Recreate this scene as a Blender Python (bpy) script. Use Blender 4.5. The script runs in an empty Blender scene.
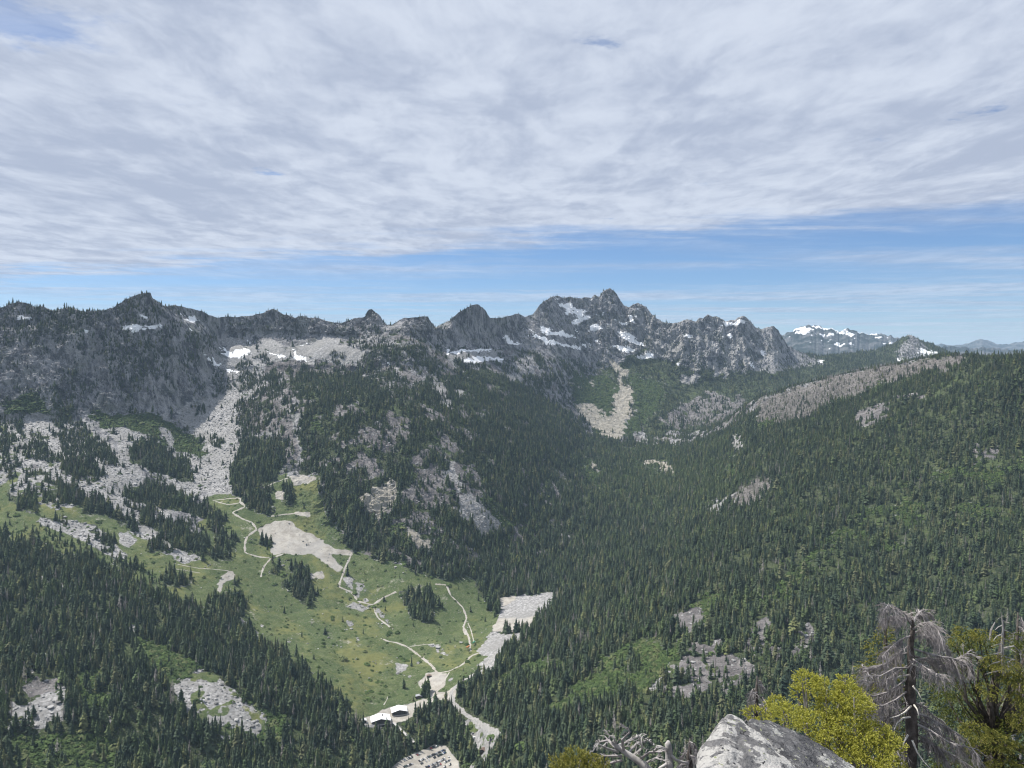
import bpy, bmesh, math, random
import numpy as np
from mathutils import Vector, Matrix

random.seed(7); RNG = np.random.default_rng(11)
SC = bpy.context.scene
COL = SC.collection
FP, CU, HV = 759.0, 512.0, 358.0          # focal length in pixels, image centre column, horizon row

# ------------------------------------------------------------------ camera
cd = bpy.data.cameras.new('camera'); cam = bpy.data.objects.new('camera', cd); COL.objects.link(cam)
cam.location = (0, 0, 0); cam.rotation_euler = (math.radians(90), 0, 0)
cd.sensor_width = 36.0; cd.lens = 36.0 * FP / 1024.0
cd.shift_y = -(384 - HV) / 1024.0
cd.clip_start = 0.1; cd.clip_end = 80000
SC.camera = cam

# ------------------------------------------------------------------ light
SUN = Vector((-0.60, 0.26, 1.05)).normalized()
sl = bpy.data.lights.new('sun', 'SUN'); so = bpy.data.objects.new('sun', sl); COL.objects.link(so)
sl.energy = 4.9; sl.angle = math.radians(0.6); sl.color = (1.0, 0.955, 0.89)
so.rotation_euler = SUN.to_track_quat('Z', 'Y').to_euler(); so.location = (-200, 100, 900)

SC.view_settings.view_transform = 'Standard'; SC.view_settings.look = 'None'
SC.view_settings.exposure = 0.42; SC.view_settings.gamma = 1.0; SC.view_settings.use_curve_mapping = False
SC.cycles.max_bounces = 5; SC.cycles.diffuse_bounces = 2; SC.cycles.glossy_bounces = 2
SC.cycles.transparent_max_bounces = 8; SC.cycles.volume_bounces = 1
SC.cycles.use_denoising = True; SC.cycles.pixel_filter_type = 'BLACKMAN_HARRIS'; SC.cycles.filter_width = 1.15


class NT:
    """small helper for node trees"""
    def __init__(s, tree):
        s.t = tree; s.n = tree.nodes; s.n.clear()
    def node(s, typ, props=None, **ins):
        nd = s.n.new(typ)
        for k, v in (props or {}).items(): setattr(nd, k, v)
        for k, v in ins.items():
            key = int(k[1:]) if k[0] == 'i' and k[1:].isdigit() else k.replace('_', ' ')
            s.set(nd.inputs[key], v)
        return nd
    def set(s, sock, v):
        if isinstance(v, bpy.types.NodeSocket): s.t.links.new(v, sock)
        elif isinstance(v, bpy.types.Node): s.t.links.new(v.outputs[0], sock)
        elif v is not None:
            if isinstance(v, (tuple, list)) and len(v) == 3 and sock.type == 'RGBA': v = (*v, 1)
            sock.default_value = v
    def m(s, op, a, b=0.0, c=0.0, clamp=False):
        nd = s.n.new('ShaderNodeMath'); nd.operation = op; nd.use_clamp = clamp
        s.set(nd.inputs[0], a); s.set(nd.inputs[1], b); s.set(nd.inputs[2], c)
        return nd.outputs[0]
    def mr(s, x, a, b, c=0.0, d=1.0, smooth=True):
        nd = s.n.new('ShaderNodeMapRange'); nd.interpolation_type = 'SMOOTHSTEP' if smooth else 'LINEAR'
        for i, v in enumerate((x, a, b, c, d)): s.set(nd.inputs[i], v)
        return nd.outputs[0]
    def mix(s, f, a, b, mode='MIX'):
        nd = s.n.new('ShaderNodeMix'); nd.data_type = 'RGBA'; nd.blend_type = mode
        s.set(nd.inputs[0], f); s.set(nd.inputs[6], a); s.set(nd.inputs[7], b)
        return nd.outputs[2]
    def noise(s, vec, scale, detail=4.0, rough=0.5, dist=0.0, out=0):
        nd = s.node('ShaderNodeTexNoise', None, Vector=vec, Scale=scale, Detail=detail, Roughness=rough, Distortion=dist)
        return nd.outputs[out]
    def vec(s, v, scale=(1, 1, 1), loc=(0, 0, 0), rot=(0, 0, 0)):
        return s.node('ShaderNodeMapping', None, Vector=v, Location=loc, Rotation=rot, Scale=scale).outputs[0]

# ------------------------------------------------------------------ world: blue sky with a broken cloud deck
W = bpy.data.worlds.new('World'); SC.world = W; W.use_nodes = True
w = NT(W.node_tree)
sky = w.node('ShaderNodeTexSky', {'sky_type': 'NISHITA', 'sun_disc': False, 'sun_elevation': math.asin(SUN.z),
             'sun_rotation': math.atan2(SUN.x, SUN.y), 'altitude': 1600.0, 'air_density': 1.0, 'dust_density': 0.6, 'ozone_density': 1.5})
blue = w.mix(1.0, sky.outputs[0], (0.057, 0.070, 0.088), 'MULTIPLY')
g = w.node('ShaderNodeTexCoord').outputs['Generated']
sp = w.node('ShaderNodeSeparateXYZ', None, Vector=g)
zz = w.m('MAXIMUM', sp.outputs[2], 0.012)
px = w.m('DIVIDE', sp.outputs[0], zz); py = w.m('DIVIDE', sp.outputs[1], zz)
pv = w.node('ShaderNodeCombineXYZ', None, X=px, Y=py, Z=0.0).outputs[0]
# deck edge: y + 0.455 x = 6.3 in units of the cloud height
edge = w.m('ADD', py, w.m('MULTIPLY', px, 0.455))
n_edge = w.m('ADD', w.noise(w.vec(pv, (0.35, 0.8, 1)), 1.0, 6, 0.6), w.m('MULTIPLY', w.m('SUBTRACT', w.noise(w.vec(pv, (0.9, 2.2, 1)), 1.0, 6, 0.65), 0.5), 0.5))
edge = w.m('ADD', edge, w.m('MULTIPLY', w.m('SUBTRACT', n_edge, 0.5), 4.4))
deck = w.mr(edge, 5.7, 7.2, 1.0, 0.0)
# lumps and streaks in the deck
warp = w.node('ShaderNodeVectorMath', {'operation': 'MULTIPLY_ADD'}, i0=w.noise(w.vec(pv, (1, 0.6, 1)), 1.5, 3, 0.5, out=1), i1=(0.5, 0.65, 0), i2=pv).outputs[0]
n1 = w.noise(w.vec(warp, (1.0, 0.62, 1), rot=(0, 0, math.radians(-6))), 3.0, 9, 0.6)
n2 = w.noise(w.vec(warp, (0.8, 0.6, 1), (3, 7, 0), rot=(0, 0, math.radians(-12))), 0.75, 5, 0.55)
n3 = w.noise(w.vec(pv, (1, 0.55, 1), (9, 2, 0), rot=(0, 0, math.radians(-8))), 7.5, 6, 0.65)
lum = w.m('ADD', w.m('ADD', w.m('MULTIPLY', n1, 0.58), w.m('MULTIPLY', n2, 0.42)), w.m('MULTIPLY', w.m('SUBTRACT', n3, 0.5), 0.16))
n4 = w.noise(w.vec(warp, (1, 0.42, 1), (2, 5, 0)), 4.6, 5, 0.55)
lum = w.m('SUBTRACT', w.m('ADD', lum, 0.02), w.m('MULTIPLY', w.m('ABSOLUTE', w.m('SUBTRACT', n4, 0.5)), 0.28))
bright = w.mr(lum, 0.38, 0.64, 0.0, 1.0)
ccol = w.mix(bright, (0.335, 0.383, 0.49), (0.505, 0.552, 0.642))
holes = w.mr(w.noise(w.vec(pv, (1, 1.2, 1), (4.4, 1.3, 0)), 1.35, 7, 0.62), 0.27, 0.36, 0.35, 1.0)
# the one real gap, high on the left
gx = w.m('ADD', px, 1.45); gy = w.m('ADD', py, -2.22)
gd = w.m('ADD', w.m('SQRT', w.m('ADD', w.m('MULTIPLY', gx, gx), w.m('MULTIPLY', w.m('MULTIPLY', gy, gy), 1.5))), w.m('MULTIPLY', w.m('SUBTRACT', w.noise(pv, 3.0, 6, 0.65), 0.5), 0.9))
holes = w.m('MULTIPLY', holes, w.mr(gd, 0.02, 0.30, 0.25, 1.0))
deck = w.m('MULTIPLY', deck, holes)
# thin streaks beyond the edge
st = w.noise(w.vec(warp, (0.13, 0.55, 1), (1, 4, 0), rot=(0, 0, math.radians(-8))), 0.8, 8, 0.66)
st2 = w.noise(w.vec(pv, (0.06, 0.16, 1), (8, 1, 0)), 1.0, 4, 0.5)
str_ = w.m('MULTIPLY', w.mr(st, 0.36, 0.66), w.mr(st2, 0.14, 0.42), clamp=True)
str_ = w.m('MULTIPLY', str_, 0.7)
cover = w.m('MAXIMUM', deck, str_)
above = w.mr(sp.outputs[2], -0.01, 0.02)
cover = w.m('MULTIPLY', cover, above)
fin = w.mix(cover, blue, ccol)
bg = w.node('ShaderNodeBackground', None, Color=fin, Strength=1.0)
wo = w.node('ShaderNodeOutputWorld', None, Surface=bg)

# ------------------------------------------------------------------ numeric noise
def _hash(ix, iy, iz, seed):
    h = (ix * 374761393 + iy * 668265263 + iz * 2147483647 + seed * 1274126177) & 0xFFFFFFFF
    h = ((h ^ (h >> 13)) * 1274126177) & 0xFFFFFFFF
    h = ((h ^ (h >> 16)) * 2246822519) & 0xFFFFFFFF
    return h ^ (h >> 13)
def perlin(x, y, z, seed=0):
    x = np.asarray(x, float); y = np.asarray(y, float) + 0 * x; z = np.asarray(z, float) + 0 * x
    xi = np.floor(x).astype(np.int64); yi = np.floor(y).astype(np.int64); zi = np.floor(z).astype(np.int64)
    xf, yf, zf = x - xi, y - yi, z - zi
    f = lambda t: t * t * t * (t * (t * 6 - 15) + 10)
    uu, vv, ww = f(xf), f(yf), f(zf)
    out = 0
    for dx in (0, 1):
        for dy in (0, 1):
            for dz in (0, 1):
                h = _hash(xi + dx, yi + dy, zi + dz, seed)
                gx = ((h & 255) / 127.5 - 1); gy = (((h >> 8) & 255) / 127.5 - 1); gz = (((h >> 16) & 255) / 127.5 - 1)
                d = gx * (xf - dx) + gy * (yf - dy) + gz * (zf - dz)
                wgt = (uu if dx else 1 - uu) * (vv if dy else 1 - vv) * (ww if dz else 1 - ww)
                out = out + d * wgt
    return out
def fbm(x, y, z, octv=4, seed=0, gain=0.5):
    a, s, o = 1.0, 0.0, 1.0
    for k in range(octv):
        s = s + a * perlin(x * o, y * o, z * o, seed + k * 17); a *= gain; o *= 2.03
    return s
def ridged(x, y, z, octv=4, seed=0, gain=0.5):
    a, s, o = 1.0, 0.0, 1.0
    for k in range(octv):
        s = s + a * (1 - 2.2 * np.abs(perlin(x * o, y * o, z * o, seed + k * 31))); a *= gain; o *= 2.1
    return s - 1.0

def pchip_slopes(x, y):
    """x,y: (K,N) along axis 0"""
    h = np.diff(x, axis=0); d = np.diff(y, axis=0) / h
    m = np.zeros_like(y)
    w1 = 2 * h[1:] + h[:-1]; w2 = h[1:] + 2 * h[:-1]
    same = (d[:-1] * d[1:]) > 0
    dd0 = np.where(same, d[:-1], 1.0); dd1 = np.where(same, d[1:], 1.0)
    m[1:-1] = np.where(same, (w1 + w2) / (w1 / dd0 + w2 / dd1), 0)
    m[0] = d[0]; m[-1] = d[-1]
    return m
def pchip1(xk, yk, xq):
    xk = np.array(xk, float)[:, None]; yk = np.array(yk, float)[:, None]
    m = pchip_slopes(xk, yk)[:, 0]; xk = xk[:, 0]; yk = yk[:, 0]
    i = np.clip(np.searchsorted(xk, xq) - 1, 0, len(xk) - 2)
    h = xk[i + 1] - xk[i]; t = np.clip((xq - xk[i]) / h, 0, 1)
    return (yk[i] * (1 + 2 * t) * (1 - t) ** 2 + h * m[i] * t * (1 - t) ** 2 + yk[i + 1] * t * t * (3 - 2 * t) + h * m[i + 1] * t * t * (t - 1))

# ------------------------------------------------------------------ terrain lines: u -> (v, Y): image row reached by the line and its distance
def zm(s, ox, oy, pts): return [(ox + x / s, oy + y / s) for x, y in pts]
A_, B_, C_ = (3.9385, 0, 270), (3.9385, 200, 270), (3.9385, 430, 270)
D_ = (2.8132, 660, 270)
E_, F_, G_ = (3.9385, 0, 440), (3.9385, 200, 440), (3.9385, 430, 440)
H_ = (3.9385, 0, 573); I_ = (3.9385, 200, 573); J_ = (4.5714, 340, 600); K_ = (3.9385, 500, 573); L_ = (4.5714, 680, 600)
M_ = (7.3143, 0, 380); N_ = (7.3143, 120, 380); O_ = (7.3143, 240, 330); P_ = (7.3143, 360, 330); Q_ = (7.3143, 560, 330); R_ = (7.111, 0, 660)

LN = [
 # bottom of the frame
 [(-500,775,870),(0,775,950),(200,775,1020),(300,775,1070),(400,775,1130),(440,775,1145),(470,775,1120),(500,775,1030),(550,775,950),(600,775,900),(700,775,830),(800,775,780),(900,775,780),(1000,775,750),(1600,775,650)],
 [(-500,720,1100),(0,700,1060),(100,700,1090),(200,700,1150),(300,700,1230),(380,715,1280),(430,700,1320),(470,690,1320),(500,700,1250),(550,700,1150),(600,700,1090),(700,700,1010),(800,700,980),(900,700,990),(1000,700,960),(1600,700,850)],
 [(-500,640,1400),(0,620,1280),(100,620,1330),(200,620,1430),(300,630,1530),(400,640,1560),(450,640,1560),(500,620,1640),(550,600,1740),(600,620,1480),(700,620,1260),(800,620,1200),(900,620,1210),(1000,620,1110),(1600,600,1000)],
 [(-500,560,1700),(0,540,1560),(100,540,1640),(200,540,1760),(280,540,1840),(350,550,1850),(400,560,1820),(450,560,1850),(500,560,1960),(550,560,2020),(600,550,2080),(650,540,2080),(700,540,1700),(800,540,1500),(900,540,1440),(1000,540,1300),(1600,520,1150)],
 [(-500,490,1950),(0,470,1830),(100,470,1930),(200,480,2080),(250,480,2050),(300,470,2080),(350,470,2050),(400,480,2050),(450,490,2080),(500,490,2200),(550,500,2380),(600,500,2500),(650,500,2480),(700,490,2250),(750,480,2000),(800,470,1850),(900,470,1680),(1000,470,1540),(1600,440,1400)],
 [(-500,430,2250),(0,420,2150),(60,420,2200),(150,412,2350),(200,415,2450),(250,410,2450),(300,400,2380),(350,400,2350),(400,410,2350),(450,420,2400),(500,430,2550),(550,440,2800),(600,440,3250),(640,445,3250),(680,450,2950),(720,435,2750),(760,420,2500),(800,425,2180),(900,410,1950),(1000,400,1770),(1600,380,1600)],
 [(-500,370,2350),(0,370,2260),(60,372,2300),(150,365,2430),(200,375,2560),(225,372,2700),(300,372,2750),(350,372,2750),(400,370,2700),(450,380,2800),(500,385,3000),(550,400,3300),(600,412,3500),(640,425,3450),(690,442,3050),(720,430,2900),(760,408,2700),(800,395,2600),(850,382,2450),(900,374,2250),(950,368,2080),(1000,378,1820),(1024,368,1780),(1600,350,1650)],
 [(-500,330,2400),(0,335,2330),(60,335,2360),(150,330,2480),(200,340,2620),(225,350,2800),(300,350,2850),(350,348,2850),(400,345,2820),(450,358,2950),(500,365,3200),(550,372,3450),(600,385,3750),(640,400,3650),(690,438,3150),(720,425,3000),(760,397,2800),(780,391,2750),(850,373,2520),(900,363,2320),(950,356.5,2170),(1000,359,1960),(1024,358,1880),(1100,354,1800),(1600,335,1700)],
 [(-500,318,2440),(0,322,2380),(60,322,2400),(150,312,2510),(200,328,2680),(225,339,2870),(300,337,2930),(350,335,2930),(400,335,2900),(450,348,3050),(470,350,3120),(500,352,3350),(550,352,3600),(600,360,3950),(640,370,3950),(690,432,3300),(720,425,3250),(760,420,3250),(800,410,3200),(850,395,3200),(900,385,3000),(950,375,2800),(1000,372,2500),(1600,360,2300)],
 [(-500,312,2460),(0,313,2400),(60,315,2420),(150,303,2530),(200,322,2740),(225,328,2880),(300,327,2960),(350,328,2960),(400,328,2940),(450,330,3100),(500,335,3450),(550,330,3750),(600,330,4080),(640,345,4100),(690,385,3900),(720,385,3900),(760,387,3900),(800,385,3950),(850,375,4000),(900,372,4200),(1600,372,4200)],
]
SKY_V = [(-500,306),(-250,300),(-120,310)] + [(x,y) for x,y in [(0,308),(8,305),(15,302.5),(21,302.2),(28,303.5),(33,307),(36,307),(40,306),(44,307),(52,312),(60,309),(66,308),(74,308.5),(84,312),(95,311),(101,312),(108,309),(114,307),(120,303),(127,299),(133,296),(137,294.6),(143,293.4),(150,292.5),(152,297.5),(157,302),(162,305.5),(170,306),(175,305),(180,306),(188,308),(196,310),(203,313),(211,316),(218,318),(225,316.5),(234,317),(242,316.5),(251,315.6),(258,314),(263.5,313),(268,310),(273.6,309),(278,311),(281,313),(288,316),(294,318),(299,316.2),(304,316),(310,318),(316,317),(322,319.5),(329.5,322),(336,322.5),(342,323),(349,320),(355,318),(361,317.5),(365,317),(366.5,312),(369,309.5),(371.4,309),(374,311),(378,314.4),(382,320),(387,325),(392,324.6),(396,322),(403,318),(412,317.5),(418,317),(423.5,316),(427,316.5),(430,321),(436,327),(442,324),(449,321),(453,317),(460,311.5),(468,307),(472,305),(475.7,304),(479,305),(482,307),(486,312),(490,318),(498,318),(506,317),(511,315),(517.6,313.4),(521,315),(525,317),(529,315.5),(533,314.4),(536,310),(539,305.5),(544,301),(552,296.7),(558,296),(563,297.5),(569.7,296.7),(576,298),(582,298),(587,297),(591,298),(593,295.5),(595,294.4),(597,296),(599.6,297.4),(602,293),(605,290),(607.5,288.8),(610,288),(613,290),(616.6,294),(620,300),(624,305.5),(629,307),(633,304.5),(638,303),(642,304.5),(646,307),(651,313),(656,318),(661,321),(666,323),(673,323),(679,322),(683,320),(687,319),(691,320),(695.5,321.5),(699,318),(703,318),(708,314.2),(712,316.5),(717,316),(722,319),(726,321.5),(730,320),(734,320),(739,317),(743.5,315.6),(747,318),(750.6,321.5),(756,328),(762,329),(768,327),(774,326),(778,330),(783,338),(788,346),(800,352),(820,356),(845,354),(860,352),(875,350),(887,346),(895,343),(902,338),(909,334.7),(915,337),(923,341),(937,346),(955,355),(1000,358),(1100,360),(1600,362)]]
SKY_Y = [(-500,2480),(0,2420),(100,2455),(150,2550),(218,2850),(260,2980),(300,2990),(387,2990),(392,2990),(428,3040),(436,3120),(475,3230),(495,3400),(506,3520),(540,3850),(570,4120),(610,4280),(650,4250),(690,4150),(740,4250),(783,4400),(820,4600),(887,4900),(955,5000),(1600,5200)]
FAR1_V = [(-500,348),(700,342),(770,340),(783,334),(790,331),(797,329),(803,326),(809,325),(818,326),(826,328),(831,327.2),(840,330),(850,329),(859,330.4),(868,334),(880,333),(890,336),(902,337),(915,341),(941,346),(1100,352),(1600,354)]
FAR2_V = [(-500,350),(900,350),(930,346),(941,344.6),(952,346),(962,345.7),(970,343),(977,340),(982,339),(988,341),(998,345),(1008,345),(1016,343),(1024,342.5),(1060,341),(1100,344),(1600,346)]

cols = np.concatenate([np.arange(-500, -160, 8), np.arange(-160, -8, 3), np.arange(-8, 1033, 1.0), np.arange(1035, 1200, 3), np.arange(1200, 1601, 8)]).astype(float)
U = cols; NC = len(U)
def lin(pts): p = np.array(pts, float); return np.interp(U, p[:, 0], p[:, 1])
ctlY, ctlz = [], []
def addz(Y, z): ctlY.append(Y + 0 * U); ctlz.append(z + 0 * U)
right = np.clip((U - 520) / 150, 0, 1)
addz(0.4, -1.62); addz(1.6, -1.70 - 0.25 * (1 - right)); addz(3.2, -4.2 + 1.9 * right); addz(9.0, -10.5 + 4.3 * right); addz(40, -52); addz(150, -165)
first = True
for L in LN:
    a = np.array(L, float)
    v = pchip1(a[:, 0], a[:, 1], U); Y = pchip1(a[:, 0], a[:, 2], U)
    if first:
        addz(0.42 * Y, -0.80 * 0.42 * Y); addz(0.8 * Y, -0.66 * 0.8 * Y)
        first = False
    ctlY.append(Y); ctlz.append(-(v - HV) / FP * Y)
Ys = pchip1([p[0] for p in SKY_Y], [p[1] for p in SKY_Y], U); vs = lin(SKY_V) + perlin(U / 2.7, 3.3, 0.7, 5) * 1.5 + perlin(U / 7.0, 1.3, 0.2, 6) * 1.2
ctlY.append(Ys); ctlz.append(-(vs - HV) / FP * Ys); ISKY = len(ctlY) - 1
ctlY.append(Ys * 1.07 + 60); ctlz.append(ctlz[-1] - 90 - 0.25 * np.clip(ctlz[-1], 0, 400))
ctlY.append(Ys * 1.25 + 200); ctlz.append(0 * U - 200)
v = lin(FAR1_V) + 2.0 + perlin(U / 3.1, 9.1, 0.3, 8) * 2.6 + perlin(U / 9.0, 4.1, 0.6, 9) * 2.5; ctlY.append(0 * U + 8200); ctlz.append(-(v + 14 - HV) / FP * 8200)
ctlY.append(0 * U + 9000); ctlz.append(-(v - HV) / FP * 9000)
ctlY.append(0 * U + 10500); ctlz.append(0 * U - 60)
v2 = lin(FAR2_V); ctlY.append(0 * U + 14000); ctlz.append(-(v2 + 12 - HV) / FP * 14000)
ctlY.append(0 * U + 15500); ctlz.append(-(v2 - HV) / FP * 15500)
ctlY.append(0 * U + 24000); ctlz.append(0 * U - 150)
cY = np.array(ctlY); cz = np.array(ctlz)
for k in range(1, len(cY)):
    bad = cY[k] < cY[k - 1] * 1.004 + 0.1
    if bad.any(): cY[k] = np.where(bad, cY[k - 1] * 1.004 + 0.1, cY[k])
slp = pchip_slopes(cY, cz)
slpR = slp.copy()                                     # slope leaving a line, apart from the slope arriving
chord = np.diff(cz, axis=0) / np.diff(cY, axis=0)
slp[ISKY] = chord[ISKY - 1] * 1.15; slpR[ISKY] = chord[ISKY] * 1.4
vv = HV - cz / cY * FP
rowsY, rowsZ, rowseg = [], [], []
for k in range(len(cY) - 1):
    inn = (U > -8) & (U < 1033)
    dv = np.abs(vv[k + 1] - vv[k])[inn].max()
    if k < 7: n = 14 if k < 4 else 12
    elif k < ISKY: n = int(np.clip(dv * 1.15, 14, 110))
    elif k == ISKY: n = 14
    else: n = int(np.clip(dv * 1.3, 8, 30))
    h = cY[k + 1] - cY[k]
    for j in range(n):
        t = j / n
        z = (cz[k] * (1 + 2 * t) * (1 - t) ** 2 + h * slpR[k] * t * (1 - t) ** 2 + cz[k + 1] * t * t * (3 - 2 * t) + h * slp[k + 1] * t * t * (t - 1))
        rowsY.append(cY[k] + h * t); rowsZ.append(z); rowseg.append(k)
rowsY.append(cY[-1]); rowsZ.append(cz[-1]); rowseg.append(len(cY) - 1)
GY = np.array(rowsY); GZ = np.array(rowsZ); GX = (U[None, :] - CU) / FP * GY; NR = len(GY)
seg = np.array(rowseg)[:, None] + 0 * GY
print('terrain grid', NR, NC, NR * NC)
def img(X, Y, Z): return CU + X / Y * FP, HV - Z / Y * FP
def inpoly(poly, x, y):
    p = np.array(poly, float); r = np.zeros(x.shape, bool)
    b = (x >= p[:, 0].min()) & (x <= p[:, 0].max()) & (y >= p[:, 1].min()) & (y <= p[:, 1].max())
    xb, yb = x[b], y[b]; c = np.zeros(xb.shape, bool)
    for i in range(len(p)):
        x1, y1 = p[i]; x2, y2 = p[i - 1]
        if y1 == y2: continue
        c ^= ((y1 > yb) != (y2 > yb)) & (xb < (x2 - x1) * (yb - y1) / (y2 - y1) + x1)
    r[b] = c; return r

# how craggy: steep parts of the massif
dZ = np.gradient(GZ, axis=0) / np.maximum(np.gradient(GY, axis=0), 1e-3)
steep = np.clip((np.abs(dZ) - 0.45) / 0.7, 0, 1)
gu, gv = img(GX, GY, GZ)
crag = np.clip(steep * 1.2, 0, 1) * (GY > 1500)
upper = np.clip((GY - 2250) / 250, 0, 1) * np.clip((435 - gv) / 40, 0, 1) * (1 - np.clip((gu - 740) / 60, 0, 1) * (GY < 3300))
crag = np.maximum(crag, 0.35 * upper)
for p_ in ([(415,330),(500,345),(500,362),(440,362)], [(215,335),(250,330),(360,335),(370,365),(230,365)], [(96,412),(240,392),(245,500),(140,470)]):
    crag = np.where(inpoly(p_, gu, gv), crag * 0.15, crag)
def smooth2(a, n):
    for _ in range(n):
        a = (np.roll(a, 1, 0) + np.roll(a, -1, 0) + a * 2) / 4; a = (np.roll(a, 1, 1) + np.roll(a, -1, 1) + a * 2) / 4
    return a
crag = smooth2(crag, 6)
near = np.clip((GY - 60) / 600, 0, 1)
medr = ridged(GX / 46, GY / 46, GZ / 60, 5, 23, 0.62) * 0.55
big = fbm(GX / 420, GY / 420, GZ / 600, 3, 5)
gully = ridged(GX / 120 + 0.4 * big, GY / 120, GZ / 300, 4, 9, 0.55)
med = fbm(GX / 42, GY / 42, GZ / 55, 4, 21, 0.6)
fine = ridged(GX / 17, GY / 17, GZ / 22, 3, 33, 0.55)
hill = fbm(GX / 160, GY / 160, 0, 4, 41, 0.55)
farf = np.clip((GY - 7000) / 2000, 0, 1)
dh = near * (1 - crag) * (hill * 9 * np.clip(GY / 1500, 0, 1) + med * 1.6)
flat = np.zeros_like(GY)
for p_ in ([(355,768),(380,745),(435,738),(470,760),(470,800),(340,800)], [(455,768),(458,715),(478,712),(505,735),(498,775)], zm(*G_, [(240,760),(270,640),(345,612),(490,598),(485,650),(385,760)]),
           [(360,730),(360,712),(400,695),(440,690),(440,715),(400,735)], [(425,690),(432,668),(470,650),(500,630),(530,640),(480,690),(460,712)]):
    flat = np.maximum(flat, inpoly(p_, gu, gv))
flat = smooth2(flat.astype(float), 4); dh *= 1 - 0.93 * flat
dh = dh + np.clip(1 - np.abs(GY - 6) / 6, 0, 1) * fbm(GX / 0.9, GY / 0.9, 0, 4, 47) * 0.3
# push cliffs in and out, and jag them up and down
rib = ridged(GX / 75 + 0.5 * big, GY / 150, GZ / 420, 3, 19, 0.5)
push = crag * np.clip(steep * 1.5, 0.12, 1) * (gully * 26 + rib * 24 + med * 7 + medr * 14 + fine * 7.5)
back = np.clip(1 - (GY > 4500) * 0.3, 0, 1)
PX = GX - 0.25 * push; PY = GY - 0.85 * push * back; PZ = GZ + dh + crag * (1 - 0.55 * np.clip((gu - 680) / 20, 0, 1)) * (med * 3 + medr * 9 + fine * 5 + gully * 6)
PZ = PZ + farf * ((ridged(GX / 420, GY / 420, 0, 5, 77, 0.62) - 0.5) * 38)
pu, pv_ = img(PX, PY, PZ)
# bring the crest of the range back to its surveyed outline, so the summits stay pointed
crest = (GY > 0.84 * Ys) & (GY < 1.12 * Ys)
tgt = lin(SKY_V) + perlin(U / 2.7, 3.3, 0.7, 5) * 1.1
for _ in range(3):
    A_min = np.where(crest, pv_, 1e9).min(0); ub = np.take_along_axis(pu, np.where(crest, pv_, 1e9).argmin(0)[None, :], 0)[0]
    dv_ = np.interp(ub, U, tgt) - A_min
    fall = np.clip(1 - (pv_ - A_min) / 28, 0, 1) * np.clip((GY - 0.8 * Ys) / (0.06 * Ys), 0, 1) * np.clip((1.2 * Ys - GY) / (0.06 * Ys), 0, 1)
    PZ = PZ - dv_[None, :] * fall / FP * PY
    pu, pv_ = img(PX, PY, PZ)
# ------------------------------------------------------------------ ground cover: which stretch of the mountainside carries what
ROCK, SCREE, GRASS, SNOW, FOREST, DIRT, PINK, PALE, SHRUB, BURNT = range(10)
# wobble the outlines with noise that lives on the ground
wob1 = fbm(PX / 50, PY / 50, PZ / 50, 5, 51, 0.78); wob2 = fbm(PX / 50 + 9, PY / 50, PZ / 50, 5, 52, 0.78)
wamp = 9.0
qu, qv = pu + wob1 * wamp, pv_ + wob2 * wamp * 0.8
hu, hv = pu + wob1 * 3.0, pv_ + wob2 * 2.2
cov = np.full(GY.shape, ROCK, int)
den = np.zeros(GY.shape)          # how thickly trees stand
NEARPART = (GY < 5600)
patch = fbm(PX / 75, PY / 75, PZ / 75, 4, 61, 0.6)
patch2 = fbm(PX / 30, PY / 30, PZ / 30, 3, 62, 0.6)
def paint(poly, c=None, d=None, sharp=False, lo=0, hi=5600):
    m_ = inpoly(poly, hu if sharp else qu, hv if sharp else qv) & (GY >= lo) & (GY < hi)
    if c is not None: cov[m_] = c
    if d is not None: den[m_] = d
Z = zm
# --- base: high country, bare rock with scattered small trees
den[(patch > 0.02) & (GY > 1500) & NEARPART] = 0.22
# cliff under the left summit: dark trees on ledges
m_ = inpoly([(-500,300),(0,305),(60,303),(150,290),(235,330),(240,395),(150,425),(0,415),(-500,440)], qu, qv) & NEARPART
den[m_] = np.where(patch[m_] + 0.5 * patch2[m_] > 0.18, 0.5, 0.02)
for p_ in (Z(*A_, [(360,250),(420,230),(560,240),(640,230),(680,260),(650,400),(560,420),(520,560),(450,480),(420,380)]), Z(*A_, [(840,400),(900,430),(930,490),(880,530),(830,470)]),
           Z(*A_, [(0,200),(200,190),(330,200),(330,330),(140,260),(0,300)]), Z(*A_, [(0,150),(60,130),(180,150),(560,90),(640,150),(700,230),(380,220),(60,200),(0,220)]), Z(*A_, [(690,240),(860,260),(820,340),(740,300)])):
    paint(p_, None, 0.62)
# ridge flanks between the left basin and the middle peaks
m_ = inpoly([(355,325),(440,340),(470,365),(520,372),(520,400),(430,400),(360,380),(330,352)], qu, qv) & NEARPART
den[m_] = np.where(patch[m_] > -0.05, 0.42, 0.08); cov[m_ & (patch < -0.15)] = PINK
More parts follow.
